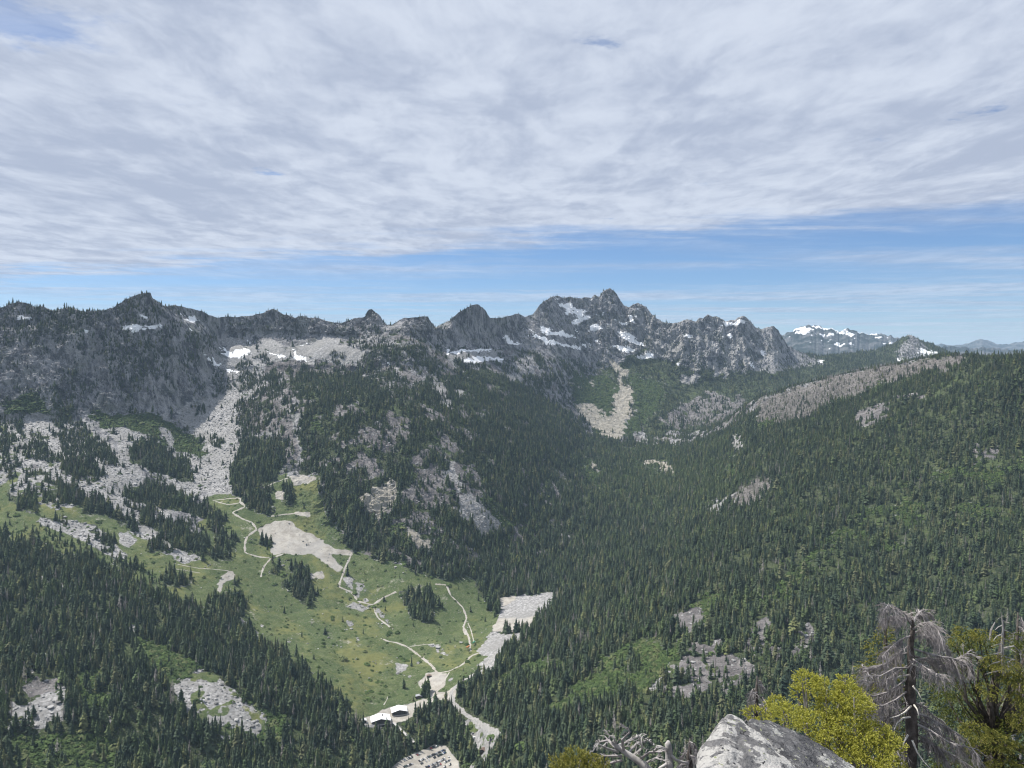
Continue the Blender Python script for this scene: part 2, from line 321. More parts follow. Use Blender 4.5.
# forest
paint([(300,470),(330,450),(560,450),(560,600),(520,640),(500,1000),(380,1000),(380,700),(480,690),(480,600),(430,580),(340,560)], FOREST, 0.9)
paint([(283,375),(330,368),(362,376),(400,395),(440,375),(480,368),(520,380),(560,410),(590,437),(640,442),(690,445),(720,432),(760,412),(800,395),(850,375),(905,363),(950,350),(1030,345),(1600,320),(1600,950),(480,1200),(478,700),(465,690),(490,655),(500,640),(495,610),(500,595),(550,590),(550,560),(480,600),(478,600),(470,580),(430,575),(400,585),(355,555),(340,530),(320,500),(320,480),(300,470),(300,400)], FOREST, 1.0)
paint([(640,350),(700,345),(760,350),(830,362),(900,365),(800,392),(760,410),(690,440),(650,440),(610,400),(600,370)], FOREST, 0.55, lo=3300)
m_ = inpoly([(640,330),(700,338),(780,345),(830,362),(780,372),(700,370),(650,360)], qu, qv) & (GY > 3400) & NEARPART
cov[m_] = np.where(patch[m_] > -0.1, ROCK, SCREE); den[m_] = np.where(patch[m_] > 0.0, 0.5, 0.05)
paint([(783,336),(830,350),(880,345),(909,334),(940,345),(1600,352),(1600,372),(830,368)], FOREST, 0.8, lo=4000)
paint(Z(*D_, [(660,240),(700,185),(735,200),(760,235),(720,250)]), ROCK, 0.3, lo=4000)
# lower left forest
paint([(-500,600),(0,531),(60,549),(110,566),(170,597),(215,607),(262,642),(300,663),(330,690),(345,708),(360,728),(420,735),(440,700),(462,690),(480,720),(500,800),(500,1200),(-500,1200)], FOREST, 1.0)
# rubble slopes, far left
paint([(-500,440),(0,400),(14,395),(60,400),(90,430),(110,455),(160,500),(175,560),(130,532),(90,498),(60,508),(0,485),(-500,520)], SCREE, 0.10)
m_ = inpoly([(-500,440),(0,400),(60,400),(110,455),(160,500),(175,560),(130,532),(90,498),(60,508),(0,485)], qu, qv)
cov[m_ & (patch2 > 0.12)] = PINK; cov[m_ & (patch2 < -0.22)] = GRASS
# ski bowl meadow
paint([(-500,560),(0,486),(40,502),(62,509),(90,500),(128,530),(150,545),(190,556),(200,540),(200,515),(205,498),(220,490),(232,496),(262,480),(285,475),(315,478),(320,500),(335,530),(352,550),(400,565),(430,578),(470,578),(500,620),(490,650),(470,690),(440,700),(385,712),(362,722),(345,710),(330,692),(300,665),(262,644),(250,626),(215,609),(170,599),(110,568),(60,551),(0,533),(-500,640)], GRASS, 0.004)
paint([(0,520),(60,535),(110,552),(170,586),(170,597),(110,566),(60,549),(0,531)], None, 0.22)
# fans of pale talus under the cliff
for p_ in ([(97,425),(120,428),(145,435),(147,444),(172,462),(196,470),(205,494),(180,500),(165,480),(140,470),(128,458),(112,440)],
           [(146,416),(158,422),(172,438),(176,450),(200,460),(222,478),(232,495),(205,497),(188,480),(176,465),(164,452)],
           [(178,420),(181,404),(200,402),(215,397),(238,395),(240,420),(236,450),(232,470),(228,497),(205,492),(204,478),(212,462),(200,440),(190,430)],
           [(203,345),(218,356),(232,366),(252,374),(262,372),(262,388),(250,397),(240,402),(222,398),(236,385),(218,370)],
           Z(*E_, [(150,0),(420,0),(520,100),(700,280),(660,300),(500,170),(330,130),(160,60)]),
           Z(*E_, [(290,160),(420,150),(520,180),(640,290),(660,310),(620,400),(500,330),(380,250),(300,180)]),
           Z(*M_, [(20,230),(80,230),(100,340),(160,460),(60,400)]), Z(*M_, [(160,280),(280,220),(360,250),(420,440),(520,560),(560,680),(480,640),(380,540),(300,420),(260,350),(230,420),(170,400)])):
    paint(p_, SCREE, 0.02)
# shrubs under the cliff
for p_ in (Z(*A_, [(330,575),(400,560),(520,575),(560,560),(600,560),(690,600),(640,620),(600,650),(540,640),(420,620)]), Z(*A_, [(570,570),(610,580),(690,650),(760,650),(820,730),(790,735),(700,700),(640,620)]),
           Z(*M_, [(190,90),(280,80),(360,170),(370,240),(200,230),(60,250),(40,200)]), Z(*N_, [(70,250),(180,225),(240,280),(330,480),(260,440),(190,380),(60,330)]), Z(*N_, [(180,225),(260,245),(340,300),(440,350),(520,390),(590,490),(650,560),(560,540),(450,500),(390,490),(400,440),(330,350)])):
    paint(p_, SHRUB, 0.12)
paint(Z(*N_, [(320,262),(345,265),(450,385),(420,360)]), SCREE, 0, True)
# talus in front of the meadow
paint([(40,517),(62,518),(95,526),(110,540),(128,556),(120,560),(98,549),(70,534),(42,527)], SCREE, 0, True)
paint([(118,533),(128,533),(137,540),(130,547),(120,543)], SCREE, 0, True)
paint(Z(*E_, [(640,400),(720,420),(800,470),(760,480),(640,450)]), SCREE, 0.02)
paint(Z(*E_, [(540,330),(610,350),(600,400),(540,360)]), SCREE, 0.02)
# basin below the ridge, left centre
paint(Z(*B_, [(75,275),(130,265),(180,290),(240,300),(250,260),(300,290),(360,320),(440,290),(480,255),(560,290),(680,320),(640,345),(560,395),(500,360),(420,365),(330,355),(200,360),(100,330)]), SCREE, 0.0)
paint(Z(*B_, [(100,330),(200,350),(260,370),(230,430),(150,400),(110,360)]), SCREE, 0.02)
paint(Z(*B_, [(250,370),(340,350),(520,360),(620,400),(560,405),(420,400),(330,420),(250,410)]), PINK, 0.12)
paint(Z(*B_, [(610,410),(700,440),(820,520),(900,550),(1000,610),(1040,660),(960,600),(850,545),(740,480)]), PINK, 0.05)
paint(Z(*B_, [(330,430),(370,430),(350,560),(380,640),(380,768),(310,768),(320,600)]), PINK, 0.03)
paint(Z(*B_, [(160,520),(320,490),(310,640),(240,650),(160,580)]), PINK, 0.15)
for p_ in (Z(*B_, [(500,570),(560,530),(630,530),(600,575),(520,590)]), Z(*B_, [(740,590),(790,580),(840,640),(800,680),(740,650)]), Z(*B_, [(620,620),(690,600),(720,700),(640,700)]),
           Z(*F_, [(580,90),(650,60),(740,100),(700,140),(600,130)]), Z(*F_, [(845,150),(920,100),(990,110),(1010,200),(960,260),(880,270)]), Z(*F_, [(1000,80),(1080,100),(1120,200),(1040,330),(1000,260)])):
    paint(p_, PINK, 0.10)
paint(Z(*B_, [(430,600),(480,590),(490,640),(440,640)]), SHRUB, 0.1)
paint(Z(*B_, [(915,420),(980,440),(960,480),(1000,540),(970,545),(930,470)]), SCREE, 0.02)
paint(Z(*P_, [(700,470),(750,430),(790,510),(730,510)]), SCREE, 0.02)
m_ = inpoly([(310,410),(360,440),(420,440),(440,500),(430,540),(400,530),(340,470)], qu, qv); den[m_ & (patch < 0.0)] = 0.25; cov[m_ & (patch < -0.18)] = PINK
m_ = inpoly([(430,400),(520,430),(560,480),(560,520),(500,500),(440,450)], qu, qv); den[m_ & (patch < -0.25)] = 0.2; cov[m_ & (patch < -0.33)] = PINK; cov[m_ & (patch > 0.5)] = SHRUB
# slabs on the spur
paint(Z(*F_, [(610,235),(700,190),(760,145),(785,150),(770,220),(740,270),(690,320),(650,285)]), PALE, 0.02)
paint(Z(*F_, [(810,340),(850,350),(900,400),(880,430),(830,400)]), PALE, 0.05)
paint(Z(*F_, [(760,335),(810,340),(800,390),(740,370)]), SHRUB, 0.1)
paint(Z(*G_, [(105,215),(160,230),(270,320),(290,350),(215,385),(140,310)]), SCREE, 0.03)
paint(Z(*G_, [(40,50),(70,60),(140,180),(110,210)]), SCREE, 0.03)
paint(Z(*G_, [(170,220),(230,235),(335,330),(330,350),(290,345)]), SHRUB, 0.06)
# Chair basin
m_ = inpoly(Z(*C_, [(60,380),(300,380),(560,420),(700,300),(740,380),(690,420),(600,520),(560,560),(480,480),(250,440),(120,430)]), qu, qv) & (GY < 4200)
den[m_] = np.where(patch[m_] > -0.12, 0.5, 0.06)
paint(Z(*C_, [(560,400),(620,420),(700,400),(740,470),(740,560),(640,590),(560,520)]), SHRUB, 0.10)
paint(Z(*C_, [(780,420),(900,350),(930,450),(900,560),(800,650),(740,650),(810,560),(800,480)]), SHRUB, 0.13)
paint(Z(*C_, [(800,360),(1000,350),(960,420),(900,440),(780,410)]), FOREST, 0.55)
paint(Z(*C_, [(575,525),(640,530),(700,585),(755,640),(745,668),(690,658),(630,615),(590,575)]), PALE, 0.0)
paint(Z(*C_, [(754,445),(803,468),(814,503),(788,540),(808,560),(766,605),(748,645),(698,655),(680,600),(722,550),(725,498)]), PALE, 0.0)
paint(Z(*C_, [(690,335),(720,350),(760,390),(800,395),(770,415),(752,415),(760,460),(748,455),(735,400)]), PALE, 0.0, True)
paint(Z(*C_, [(550,430),(600,455),(595,475),(560,450)]), PALE, 0.0)
paint(Z(*C_, [(630,430),(655,432),(650,455),(632,450)]), PALE, 0.0)
paint(Z(*C_, [(60,330),(270,315),(275,350),(200,345),(120,355),(60,350)]), SCREE, 0.0)
paint(Z(*C_, [(860,300),(940,300),(930,345),(850,340)]), SCREE, 0.0)
for p_ in ([(300,410),(370,420),(350,445),(310,440)], [(310,365),(400,385),(350,400)], [(340,340),(400,355),(360,360)], [(450,385),(500,410),(470,410)]): paint(Z(*C_, p_), SCREE, 0.02)
# valley greens and pale rock
paint(Z(*G_, [(590,60),(650,90),(700,120),(680,150),(640,180),(600,150)]), SHRUB, 0.2)
paint(Z(*G_, [(620,80),(680,105),(650,122)]), PALE, 0.02)
paint(Z(*G_, [(830,80),(900,75),(960,120),(930,140),(880,110),(830,105)]), PALE, 0.08)
paint(Z(*G_, [(720,195),(780,205),(770,222),(730,215)]), SHRUB, 0.1)
m_ = inpoly([(570,420),(620,440),(690,450),(740,440),(720,500),(640,520),(590,480)], qu, qv) & (GY < 3400); cov[m_ & (patch > 0.15)] = SHRUB; den[m_ & (patch > 0.25)] = 0.5
# right side
paint(Z(*D_, [(0,420),(60,380),(130,345),(200,350),(270,380),(200,430),(100,440),(30,450)]), PINK, 0.22)
paint(Z(*D_, [(270,400),(280,370),(420,320),(500,290),(620,270),(740,255),(860,235),(840,270),(740,290),(640,320),(560,350),(470,385),(400,420),(330,440),(280,430)]), BURNT, 1.0)
for p_ in ([(540,400),(600,380),(640,375),(650,410),(560,440)], [(655,350),(740,347),(740,360),(670,362)], [(885,495),(945,487),(950,530),(945,580),(920,560),(885,535)], [(970,300),(1024,290),(1024,300),(985,310)], [(720,590),(800,590),(790,615),(740,610)]): paint(Z(*D_, p_), PINK, 0.12)
paint(Z(*D_, [(120,680),(200,630),(215,640),(190,660),(120,690)]), SCREE, 0.03)
paint(Z(*D_, [(215,620),(270,590),(320,585),(310,610),(240,665),(215,660)]), BURNT, 0.8)
paint(Z(*D_, [(180,575),(215,535),(218,570),(190,590)]), SHRUB, 0.05)
paint(Z(*D_, [(200,470),(215,460),(235,490),(235,505),(205,500)]), SCREE, 0.05)
paint(Z(*D_, [(580,330),(640,310),(630,330),(590,350)]), SHRUB, 0.2)
paint(Z(*D_, [(270,430),(330,410),(320,440),(290,450)]), SHRUB, 0.3)
paint(Z(*D_, [(420,785),(600,675),(740,600),(900,540),(1000,520),(1024,560),(900,590),(760,630),(620,710),(500,785)]), SHRUB, 0.22)
m_ = inpoly([(880,490),(1030,450),(1200,440),(1200,540),(1000,520),(860,560),(800,600),(760,600)], qu, qv); den[m_] = np.where(patch[m_] > -0.1, 0.8, 0.4); cov[m_] = np.where(patch[m_] > -0.1, FOREST, SHRUB)
# the avalanche meadow right of the road
paint(Z(*K_, [(0,400),(150,350),(230,350),(380,340),(470,300),(540,265),(640,255),(740,265),(700,330),(660,380),(590,440),(560,470),(440,490),(330,520),(200,560),(60,570),(0,520)]), SHRUB, 0.02)
paint(Z(*K_, [(0,430),(100,400),(200,375),(300,350),(400,355),(400,390),(300,440),(200,530),(60,580),(0,560)]), FOREST, 0.9)
paint(Z(*K_, [(505,330),(545,330),(545,385),(505,385)]), FOREST, 0.9)
paint(Z(*K_, [(630,240),(700,230),(705,290),(640,315)]), FOREST, 0.9)
paint(Z(*K_, [(680,190),(720,160),(790,130),(800,200),(740,270),(720,260)]), PINK, 0.1)
paint(Z(*K_, [(720,150),(860,70),(900,90),(800,200),(790,140)]), SHRUB, 0.15)
paint(Z(*K_, [(585,460),(650,392),(680,390),(605,470)]), SCREE, 0.0, True)
paint(Z(*K_, [(650,420),(730,330),(740,280),(850,270),(930,320),(960,350),(900,420),(800,450),(700,440)]), PINK, 0.22)
paint(Z(*K_, [(980,210),(1024,195),(1050,280),(990,290)]), PINK, 0.15)
paint(Z(*K_, [(630,90),(690,55),(690,90),(640,110)]), PINK, 0.1)
for p_ in ([(310,150),(400,80),(410,200),(330,230)], [(530,150),(580,90),(620,200),(560,250)], [(400,200),(470,190),(460,260),(410,260)]): paint(Z(*L_, p_), PINK, 0.18)
# lower left clearings
paint([(168,668),(185,662),(215,675),(250,705),(255,715),(228,722),(205,700),(180,690)], SCREE, 0.0)
paint(Z(*H_, [(540,270),(700,320),(750,345),(740,380),(690,400),(650,400),(600,330)]), SHRUB, 0.05)
paint([(243,700),(262,705),(285,720),(283,740),(262,748),(232,722)], SHRUB, 0.04)
paint(Z(*H_, [(880,460),(940,470),(940,510),(880,490)]), SHRUB, 0.04)
paint(Z(*H_, [(40,700),(160,660),(300,690),(450,690),(450,780),(40,780)]), SHRUB, 0.3)
paint(Z(*H_, [(280,400),(400,370),(420,440),(300,470)]), SHRUB, 0.35)
paint(Z(*H_, [(20,530),(130,495),(220,465),(250,520),(220,550),(120,560),(30,600)]), SCREE, 0.04)
paint(Z(*H_, [(70,400),(130,370),(140,420),(230,400),(240,470),(100,480)]), PINK, 0.08)
paint(Z(*H_, [(360,580),(420,575),(450,600),(420,615)]), SCREE, 0.03)
paint(Z(*H_, [(140,325),(190,320),(190,360),(150,350)]), SCREE, 0.03)
paint(Z(*H_, [(485,195),(545,205),(540,225),(490,212)]), SCREE, 0.03)
paint(Z(*E_, [(85,480),(100,485),(150,530),(190,540),(220,570),(300,600),(355,650),(330,640),(200,580),(130,535)]), SCREE, 0.03)
paint([(170,668),(190,666),(262,712),(262,735),(225,740),(200,718),(178,702)], SCREE, 0.0)
paint(Z(*H_, [(520,258),(700,310),(770,340),(760,400),(700,430),(640,430),(600,380),(560,330)]), SHRUB, 0.05)
paint([(8,702),(40,700),(62,690),(68,716),(45,728),(4,730)], SCREE, 0.02); paint([(10,738),(80,730),(118,742),(118,800),(10,800)], SHRUB, 0.14)
paint([(78,690),(112,696),(108,712),(82,706)], SHRUB, 0.1)
paint(Z(*K_, [(640,450),(720,320),(760,270),(870,260),(960,320),(985,390),(900,460),(780,490),(680,480)]), PINK, 0.13)
paint(Z(*L_, [(300,140),(410,75),(430,220),(330,250)]), PINK, 0.14); paint(Z(*L_, [(520,140),(585,80),(630,210),(560,270)]), PINK, 0.12)
# tree groups in the rubble and on the meadow
for s_, p_ in ((E_, [(220,170),(320,200),(420,250),(540,340),(540,365),(440,310),(240,250)]), (E_, [(60,200),(150,210),(150,280),(70,290)]), (E_, [(515,20),(620,10),(740,100),(760,170),(640,150),(520,90)]),
           (E_, [(500,200),(600,170),(830,260),(820,300),(780,310),(640,260),(500,250)]), (E_, [(540,280),(600,270),(640,320),(720,330),(800,380),(810,460),(740,450),(640,380),(560,320)]),
           (E_, [(590,410),(640,410),(640,450),(590,445)]), (E_, [(830,290),(890,290),(890,380),(940,400),(900,480),(840,470)]), (E_, [(390,390),(450,410),(450,440),(390,415)]),
           (E_, [(660,520),(740,550),(745,590),(700,580),(660,565)]), (E_, [(830,620),(960,630),(970,690),(900,700),(830,665)]), (E_, [(230,100),(370,80),(400,150),(300,140)]), (E_, [(460,470),(500,480),(545,490),(500,525),(460,520)]),
           (M_, [(420,280),(580,380),(700,460),(820,520),(900,660),(840,640),(760,640),(700,560),(570,560),(560,680),(640,700),(700,660),(560,740),(420,460)]), (M_, [(0,240),(60,300),(60,500),(0,560)]),
           (M_, [(200,400),(260,400),(400,580),(380,620),(280,600),(190,540)]), (M_, [(440,180),(560,240),(560,320),(400,320)]), (M_, [(60,240),(200,240),(160,440),(120,420)]), (M_, [(0,640),(70,640),(60,700),(0,690)]),
           (N_, [(520,190),(590,190),(580,270),(540,280)]), (N_, [(870,0),(960,20),(940,90),(870,60)]), (N_, [(860,160),(980,160),(1030,200),(1030,400),(900,800),(820,768),(880,480),(860,420)]), (N_, [(640,430),(740,420),(780,450),(720,500),(650,480)]),
           (O_, [(100,180),(200,150),(200,230),(90,220)]), (O_, [(670,170),(720,150),(750,270),(680,240)]), (O_, [(860,200),(1000,180),(1020,330),(860,310)]), (O_, [(0,240),(60,250),(160,360),(80,440),(0,430)]), (O_, [(180,330),(260,330),(240,380),(180,380)]), (O_, [(130,430),(280,400),(300,480),(150,480)]),
           (F_, [(160,0),(330,0),(330,120),(270,200),(290,300),(230,300),(125,200),(125,100)]), (F_, [(240,360),(290,360),(295,425),(240,405)]), (F_, [(325,170),(365,180),(365,240),(330,240)]),
           (F_, [(360,510),(410,500),(450,600),(440,655),(390,650),(350,560)]), (F_, [(320,560),(360,560),(360,590),(325,590)]), (F_, [(275,500),(310,500),(310,530),(275,530)]), (F_, [(135,560),(155,560),(155,576),(135,576)]), (F_, [(780,590),(900,590),(925,680),(900,725),(830,680)]),
           (J_, [(120,600),(240,560),(300,600),(350,640),(400,560),(480,470),(520,500),(560,560),(560,620),(500,660),(420,655),(330,700),(240,730),(100,768),(0,768),(0,620)]),
           (J_, [(385,430),(412,430),(412,480),(385,480)]), (J_, [(560,650),(600,660),(640,690),(650,740),(570,745),(545,700)]), (J_, [(700,260),(740,240),(760,330),(740,350),(710,300)])):
    paint(Z(*s_, p_), FOREST if s_ not in (M_, N_, O_) else None, 1.15)
# gravel, pads, worn ground
for p_ in (Z(*F_, [(230,350),(290,318),(360,320),(380,345),(440,370),(480,400),(530,425),(600,440),(595,455),(560,450),(500,445),(440,450),(400,455),(340,445),(290,455),(280,430),(290,400),(240,385)]),
           Z(*F_, [(440,445),(500,440),(560,500),(540,520),(500,490)]), Z(*F_, [(415,535),(460,520),(485,515),(490,545),(430,545)]), Z(*F_, [(80,530),(130,515),(140,540),(90,560),(80,600),(65,590)]),
           Z(*F_, [(355,140),(400,138),(450,152),(420,175),(370,178)]), Z(*F_, [(300,200),(330,200),(330,235),(300,235)]), Z(*F_, [(370,285),(430,285),(430,300),(370,295)]),
           Z(*J_, [(355,385),(400,330),(440,330),(490,335),(470,400),(410,440)]), Z(*J_, [(420,420),(480,420),(560,370),(520,470),(480,460),(420,440)]),
           Z(*J_, [(230,780),(290,720),(330,700),(430,662),(490,670),(540,740),(550,800),(230,800)]), Z(*J_, [(80,550),(230,490),(300,480),(400,450),(440,455),(330,530),(270,560),(120,575)])):
    paint(p_, DIRT, 0.0, True)
for p_ in (Z(*F_, [(555,540),(600,535),(650,570),(690,620),(650,600),(590,585)]), Z(*F_, [(530,590),(590,600),(600,590),(660,620),(680,650),(640,680),(570,655),(600,640),(590,610)]), Z(*F_, [(690,660),(730,680),(750,730),(700,690)]),
           Z(*F_, [(570,700),(595,710),(600,735),(575,730)]), Z(*I_, [(770,350),(820,360),(830,410),(780,400)]), Z(*I_, [(900,280),(960,275),(985,330),(950,320)]),
           Z(*J_, [(555,560),(590,545),(730,620),(700,690),(660,740),(640,700),(600,640),(560,610)]), Z(*J_, [(620,300),(710,230),(700,330),(640,345)]), Z(*J_, [(690,150),(790,160),(880,130),(730,250),(650,260),(620,235)]),
           Z(*G_, [(270,640),(345,615),(485,600),(485,640),(440,690),(385,740),(330,755),(240,755),(270,700)])):
    paint(p_, SCREE, 0.0, True)
paint(Z(*G_, [(270,620),(330,615),(345,630),(280,655)]), DIRT, 0.0, True)
paint(Z(*G_, [(270,700),(385,700),(420,690),(385,742),(330,757),(240,757)]), DIRT, 0.0, True)
rub = inpoly([(205,595),(262,628),(380,710),(480,690),(500,640),(430,580),(352,550),(320,480),(220,490),(200,555),(130,540)], qu, qv) & (cov == GRASS)
rb = fbm(PX / 26, PY / 40, 0, 4, 88, 0.65)
cov[rub & (rb > 0.62)] = SCREE
# snow
SN = [(C_, [(505,135),(545,128),(580,150),(625,160),(600,175),(630,190),(575,215),(550,210),(590,190),(570,175),(530,170),(540,155)]), (C_, [(625,225),(650,205),(675,225),(665,240),(630,238)]),
      (C_, [(430,220),(480,230),(470,245),(520,240),(590,270),(540,265),(480,255),(440,240)]), (C_, [(380,225),(420,250),(460,270),(500,285),(590,300),(590,315),(520,295),(450,290),(410,260)]),
      (C_, [(280,250),(330,280),(360,290),(310,290)]), (C_, [(730,240),(780,250),(850,295),(840,300),(790,285),(750,265)]), (C_, [(710,300),(780,300),(810,315),(770,322)]), (C_, [(800,340),(860,325),(900,325),(870,348),(805,345)]),
      (C_, [(785,175),(800,180),(825,210),(795,205)]), (C_, [(820,140),(835,150),(825,155)]), (C_, [(120,355),(200,340),(280,350),(290,362),(200,360),(130,372)]), (C_, [(60,300),(75,330),(60,340)]), (C_, [(80,319),(240,311),(240,319),(80,327)]),
      (C_, [(600,290),(620,290),(615,305),(600,300)]), (C_, [(470,112),(500,110),(495,120)]), (C_, [(985,250),(1040,262),(1030,270)]), (C_, [(740,205),(775,210),(765,222)]), (C_, [(640,275),(670,285),(665,292)]),
      (B_, [(75,303),(110,325),(150,345),(110,345)]), (B_, [(135,318),(180,306),(205,320),(170,335),(155,352),(130,342)]), (B_, [(265,318),(300,330),(335,333),(335,345),(290,335)]), (B_, [(365,306),(390,330),(425,358),(395,362),(370,345)]),
      (B_, [(390,300),(418,286),(420,294)]), (B_, [(175,279),(200,279),(200,288)]), (B_, [(8,303),(40,345),(90,380),(60,377),(15,325)]), (B_, [(100,388),(160,403),(150,412),(105,398)]), (B_, [(720,364),(750,370),(735,376)]),
      (A_, [(470,225),(550,213),(560,225),(530,247),(500,240)]), (A_, [(560,174),(590,184),(575,196)]), (A_, [(720,188),(775,178),(780,200),(745,202)]), (A_, [(704,168),(720,178),(710,182)]), (A_, [(735,229),(765,240),(760,250)]),
      (A_, [(328,228),(362,240),(345,254)]), (A_, [(560,222),(640,213),(640,226),(560,230)]), (A_, [(70,181),(130,181),(120,196),(75,194)]),
      (D_, [(250,252),(285,275),(240,266)]),
      (D_, [(170,150),(240,140),(245,150),(180,158)]), (D_, [(55,178),(75,182),(70,192)]), (D_, [(185,178),(200,180),(195,200)]), (D_, [(720,222),(780,230),(770,240),(730,236)]), (D_, [(650,250),(690,250),(680,258)]), (D_, [(270,225),(295,230),(290,245)]),
      (D_, [(440,255),(460,250),(455,262)]), (D_, [(40,262),(60,258),(55,272)])]
sb = fbm(PX / 22, PY / 22, PZ / 22, 3, 71, 0.6)
for s_, p_ in SN:
    m_ = inpoly(Z(*s_, p_), pu + wob1 * 5.0, pv_ + wob2 * 3.0) & (sb < 0.48) & (GY < 5600) & (GY > 2200)
    cov[m_] = SNOW; den[m_] = 0
m_ = inpoly([(520,296),(620,296),(650,310),(680,345),(640,350),(560,345),(515,335)], pu, pv_) & (sb + wob1 * .5 > 0.62) & (GY > 3300) & (GY < 5000); cov[m_] = SNOW; den[m_] = 0
m_ = inpoly([(670,318),(760,318),(790,345),(700,350)], pu, pv_) & (sb + wob1 * .5 > 0.78) & (GY > 3700) & (GY < 5000); cov[m_] = SNOW; den[m_] = 0
for s_, p_ in ((D_, [(50,310),(90,285),(110,290),(100,320),(70,325)]), (D_, [(120,255),(150,275),(190,285),(200,300),(160,300)]), (D_, [(300,268),(335,273),(335,288),(300,286)]), (D_, [(0,215),(25,225),(10,250)]), (D_, [(170,210),(230,240),(300,290),(260,280),(190,230)]), (D_, [(20,235),(60,215),(80,230),(40,260)]), (D_, [(95,240),(110,240),(100,290),(90,280)])): paint(Z(*s_, p_), SCREE, 0.0)
fs = fbm(PX / 260, PY / 260, PZ / 60, 5, 91, 0.75)
cov[(GY > 7800) & (GY < 10000) & (fs > 0.50 - 0.42 * np.clip((PZ - 150) / 200, 0, 1)) & (pu > 740) & (pu < 930) & (PZ > 90)] = SNOW
cov[(GY > 7800) & (GY < 0)] = FOREST
cov[GY > 11000] = ROCK
hc = (cov == ROCK) & ((pu > 240) | (pv_ > 412)) & (GY > 2300) & (GY < 4100) & (pv_ > np.interp(pu, [0, 235, 260, 420, 520, 620, 700], [300, 335, 350, 345, 350, 370, 360]))
cov[hc & (patch > 0.26) & (steep < 0.7)] = FOREST; den[hc & (patch > 0.0)] = 1.2; cov[hc & (patch < -0.22)] = PINK; cov[hc & (patch2 < -0.30)] = SCREE
spur = inpoly([(283,375),(400,395),(480,370),(560,410),(600,450),(600,520),(540,560),(430,575),(350,550),(300,470)], pu, pv_) & (cov == FOREST)
cov[spur & (patch2 + patch < -0.42)] = PINK; den[spur & (patch2 + patch < -0.35)] = 0.3; cov[spur & (patch2 - patch > 0.62)] = SHRUB; den[spur & (patch2 - patch > 0.62)] = 0.3
pk = (cov == PINK) & (patch2 + 0.4 * rb > 0.16); cov[pk] = FOREST; den[pk] = 0.6
sc_ = (cov == SCREE) & (pu > 190) & (pv_ > 525) & (rb < -0.10) & (pu < 486); cov[sc_] = GRASS
sc_ = (cov == SCREE) & (pu < 200) & (pv_ > 430) & (patch2 > 0.30); cov[sc_] = FOREST; den[sc_] = 0.5
for p_ in (Z(*J_, [(240,860),(290,722),(330,702),(430,662),(490,668),(545,740),(580,860)]), [(358,724),(362,712),(398,700),(412,702),(414,722),(396,734),(366,734)]): m_ = inpoly(p_, hu, hv) & NEARPART; den[m_] = 0
loose = fbm(PX / 55 + 7, PY / 90, 0, 4, 66, 0.6)
den *= np.where(cov == FOREST, np.clip(0.78 + 1.25 * loose, 0.12, 1.2), 1.0)
cov[(GY < 700)] = np.where(GY[GY < 700] < 60, ROCK, FOREST)
den[GY < 420] = 0; den[GY > 5400] = 0
den *= np.where((cov == FOREST) & (patch2 < -0.42), 0.45, 1.0)

# ------------------------------------------------------------------ terrain mesh
def grid_mesh(name, X, Y, Zc):
    nr, nc = X.shape; me = bpy.data.meshes.new(name)
    me.vertices.add(nr * nc); me.vertices.foreach_set('co', np.stack([X, Y, Zc], -1).astype(np.float32).ravel())
    idx = np.arange(nr * nc).reshape(nr, nc)
    q = np.stack([idx[:-1, :-1], idx[:-1, 1:], idx[1:, 1:], idx[1:, :-1]], -1).reshape(-1, 4)
    me.loops.add(q.size); me.loops.foreach_set('vertex_index', q.ravel().astype(np.int32))
    me.polygons.add(len(q)); me.polygons.foreach_set('loop_start', np.arange(0, q.size, 4, dtype=np.int32)); me.polygons.foreach_set('loop_total', np.full(len(q), 4, np.int32))
    me.update(calc_edges=True); me.polygons.foreach_set('use_smooth', np.ones(len(q), bool)); return me
def soft(m_, n=5):
    a = m_.astype(np.float32); b = a.copy()
    for _ in range(n):
        a = b.copy(); b[1:-1, 1:-1] = (a[1:-1, 1:-1] * 4 + a[:-2, 1:-1] + a[2:, 1:-1] + a[1:-1, :-2] + a[1:-1, 2:]) / 8
    return b
ter = grid_mesh('mountain_terrain', PX, PY, PZ)
ca = np.stack([soft(cov == SCREE), soft(cov == GRASS), soft(cov == SNOW, 1), soft(cov == FOREST)], -1)
cb = np.stack([soft(cov == DIRT, 3), soft(cov == PINK), soft(cov == PALE), soft(cov == SHRUB)], -1)
for nm, arr in (('cover_a', ca), ('cover_b', cb)):
    at = ter.color_attributes.new(nm, 'FLOAT_COLOR', 'POINT'); at.data.foreach_set('color', arr.reshape(-1, 4).astype(np.float32).ravel())
burn = soft(cov == BURNT); at = ter.attributes.new('burnt', 'FLOAT', 'POINT'); at.data.foreach_set('value', burn.ravel().astype(np.float32))

def material(name):
    m_ = bpy.data.materials.new(name); m_.use_nodes = True; return m_, NT(m_.node_tree)
def finish(t, col, rough=0.9, bump=None, spec=0.2, **kw):
    b = t.node('ShaderNodeBsdfPrincipled', None, Base_Color=col, Roughness=rough)
    b.inputs['Specular IOR Level'].default_value = spec
    for k, v in kw.items(): t.set(b.inputs[k.replace('_', ' ')], v)
    if bump is not None: t.set(b.inputs['Normal'], bump)
    t.node('ShaderNodeOutputMaterial', None, Surface=b); return b

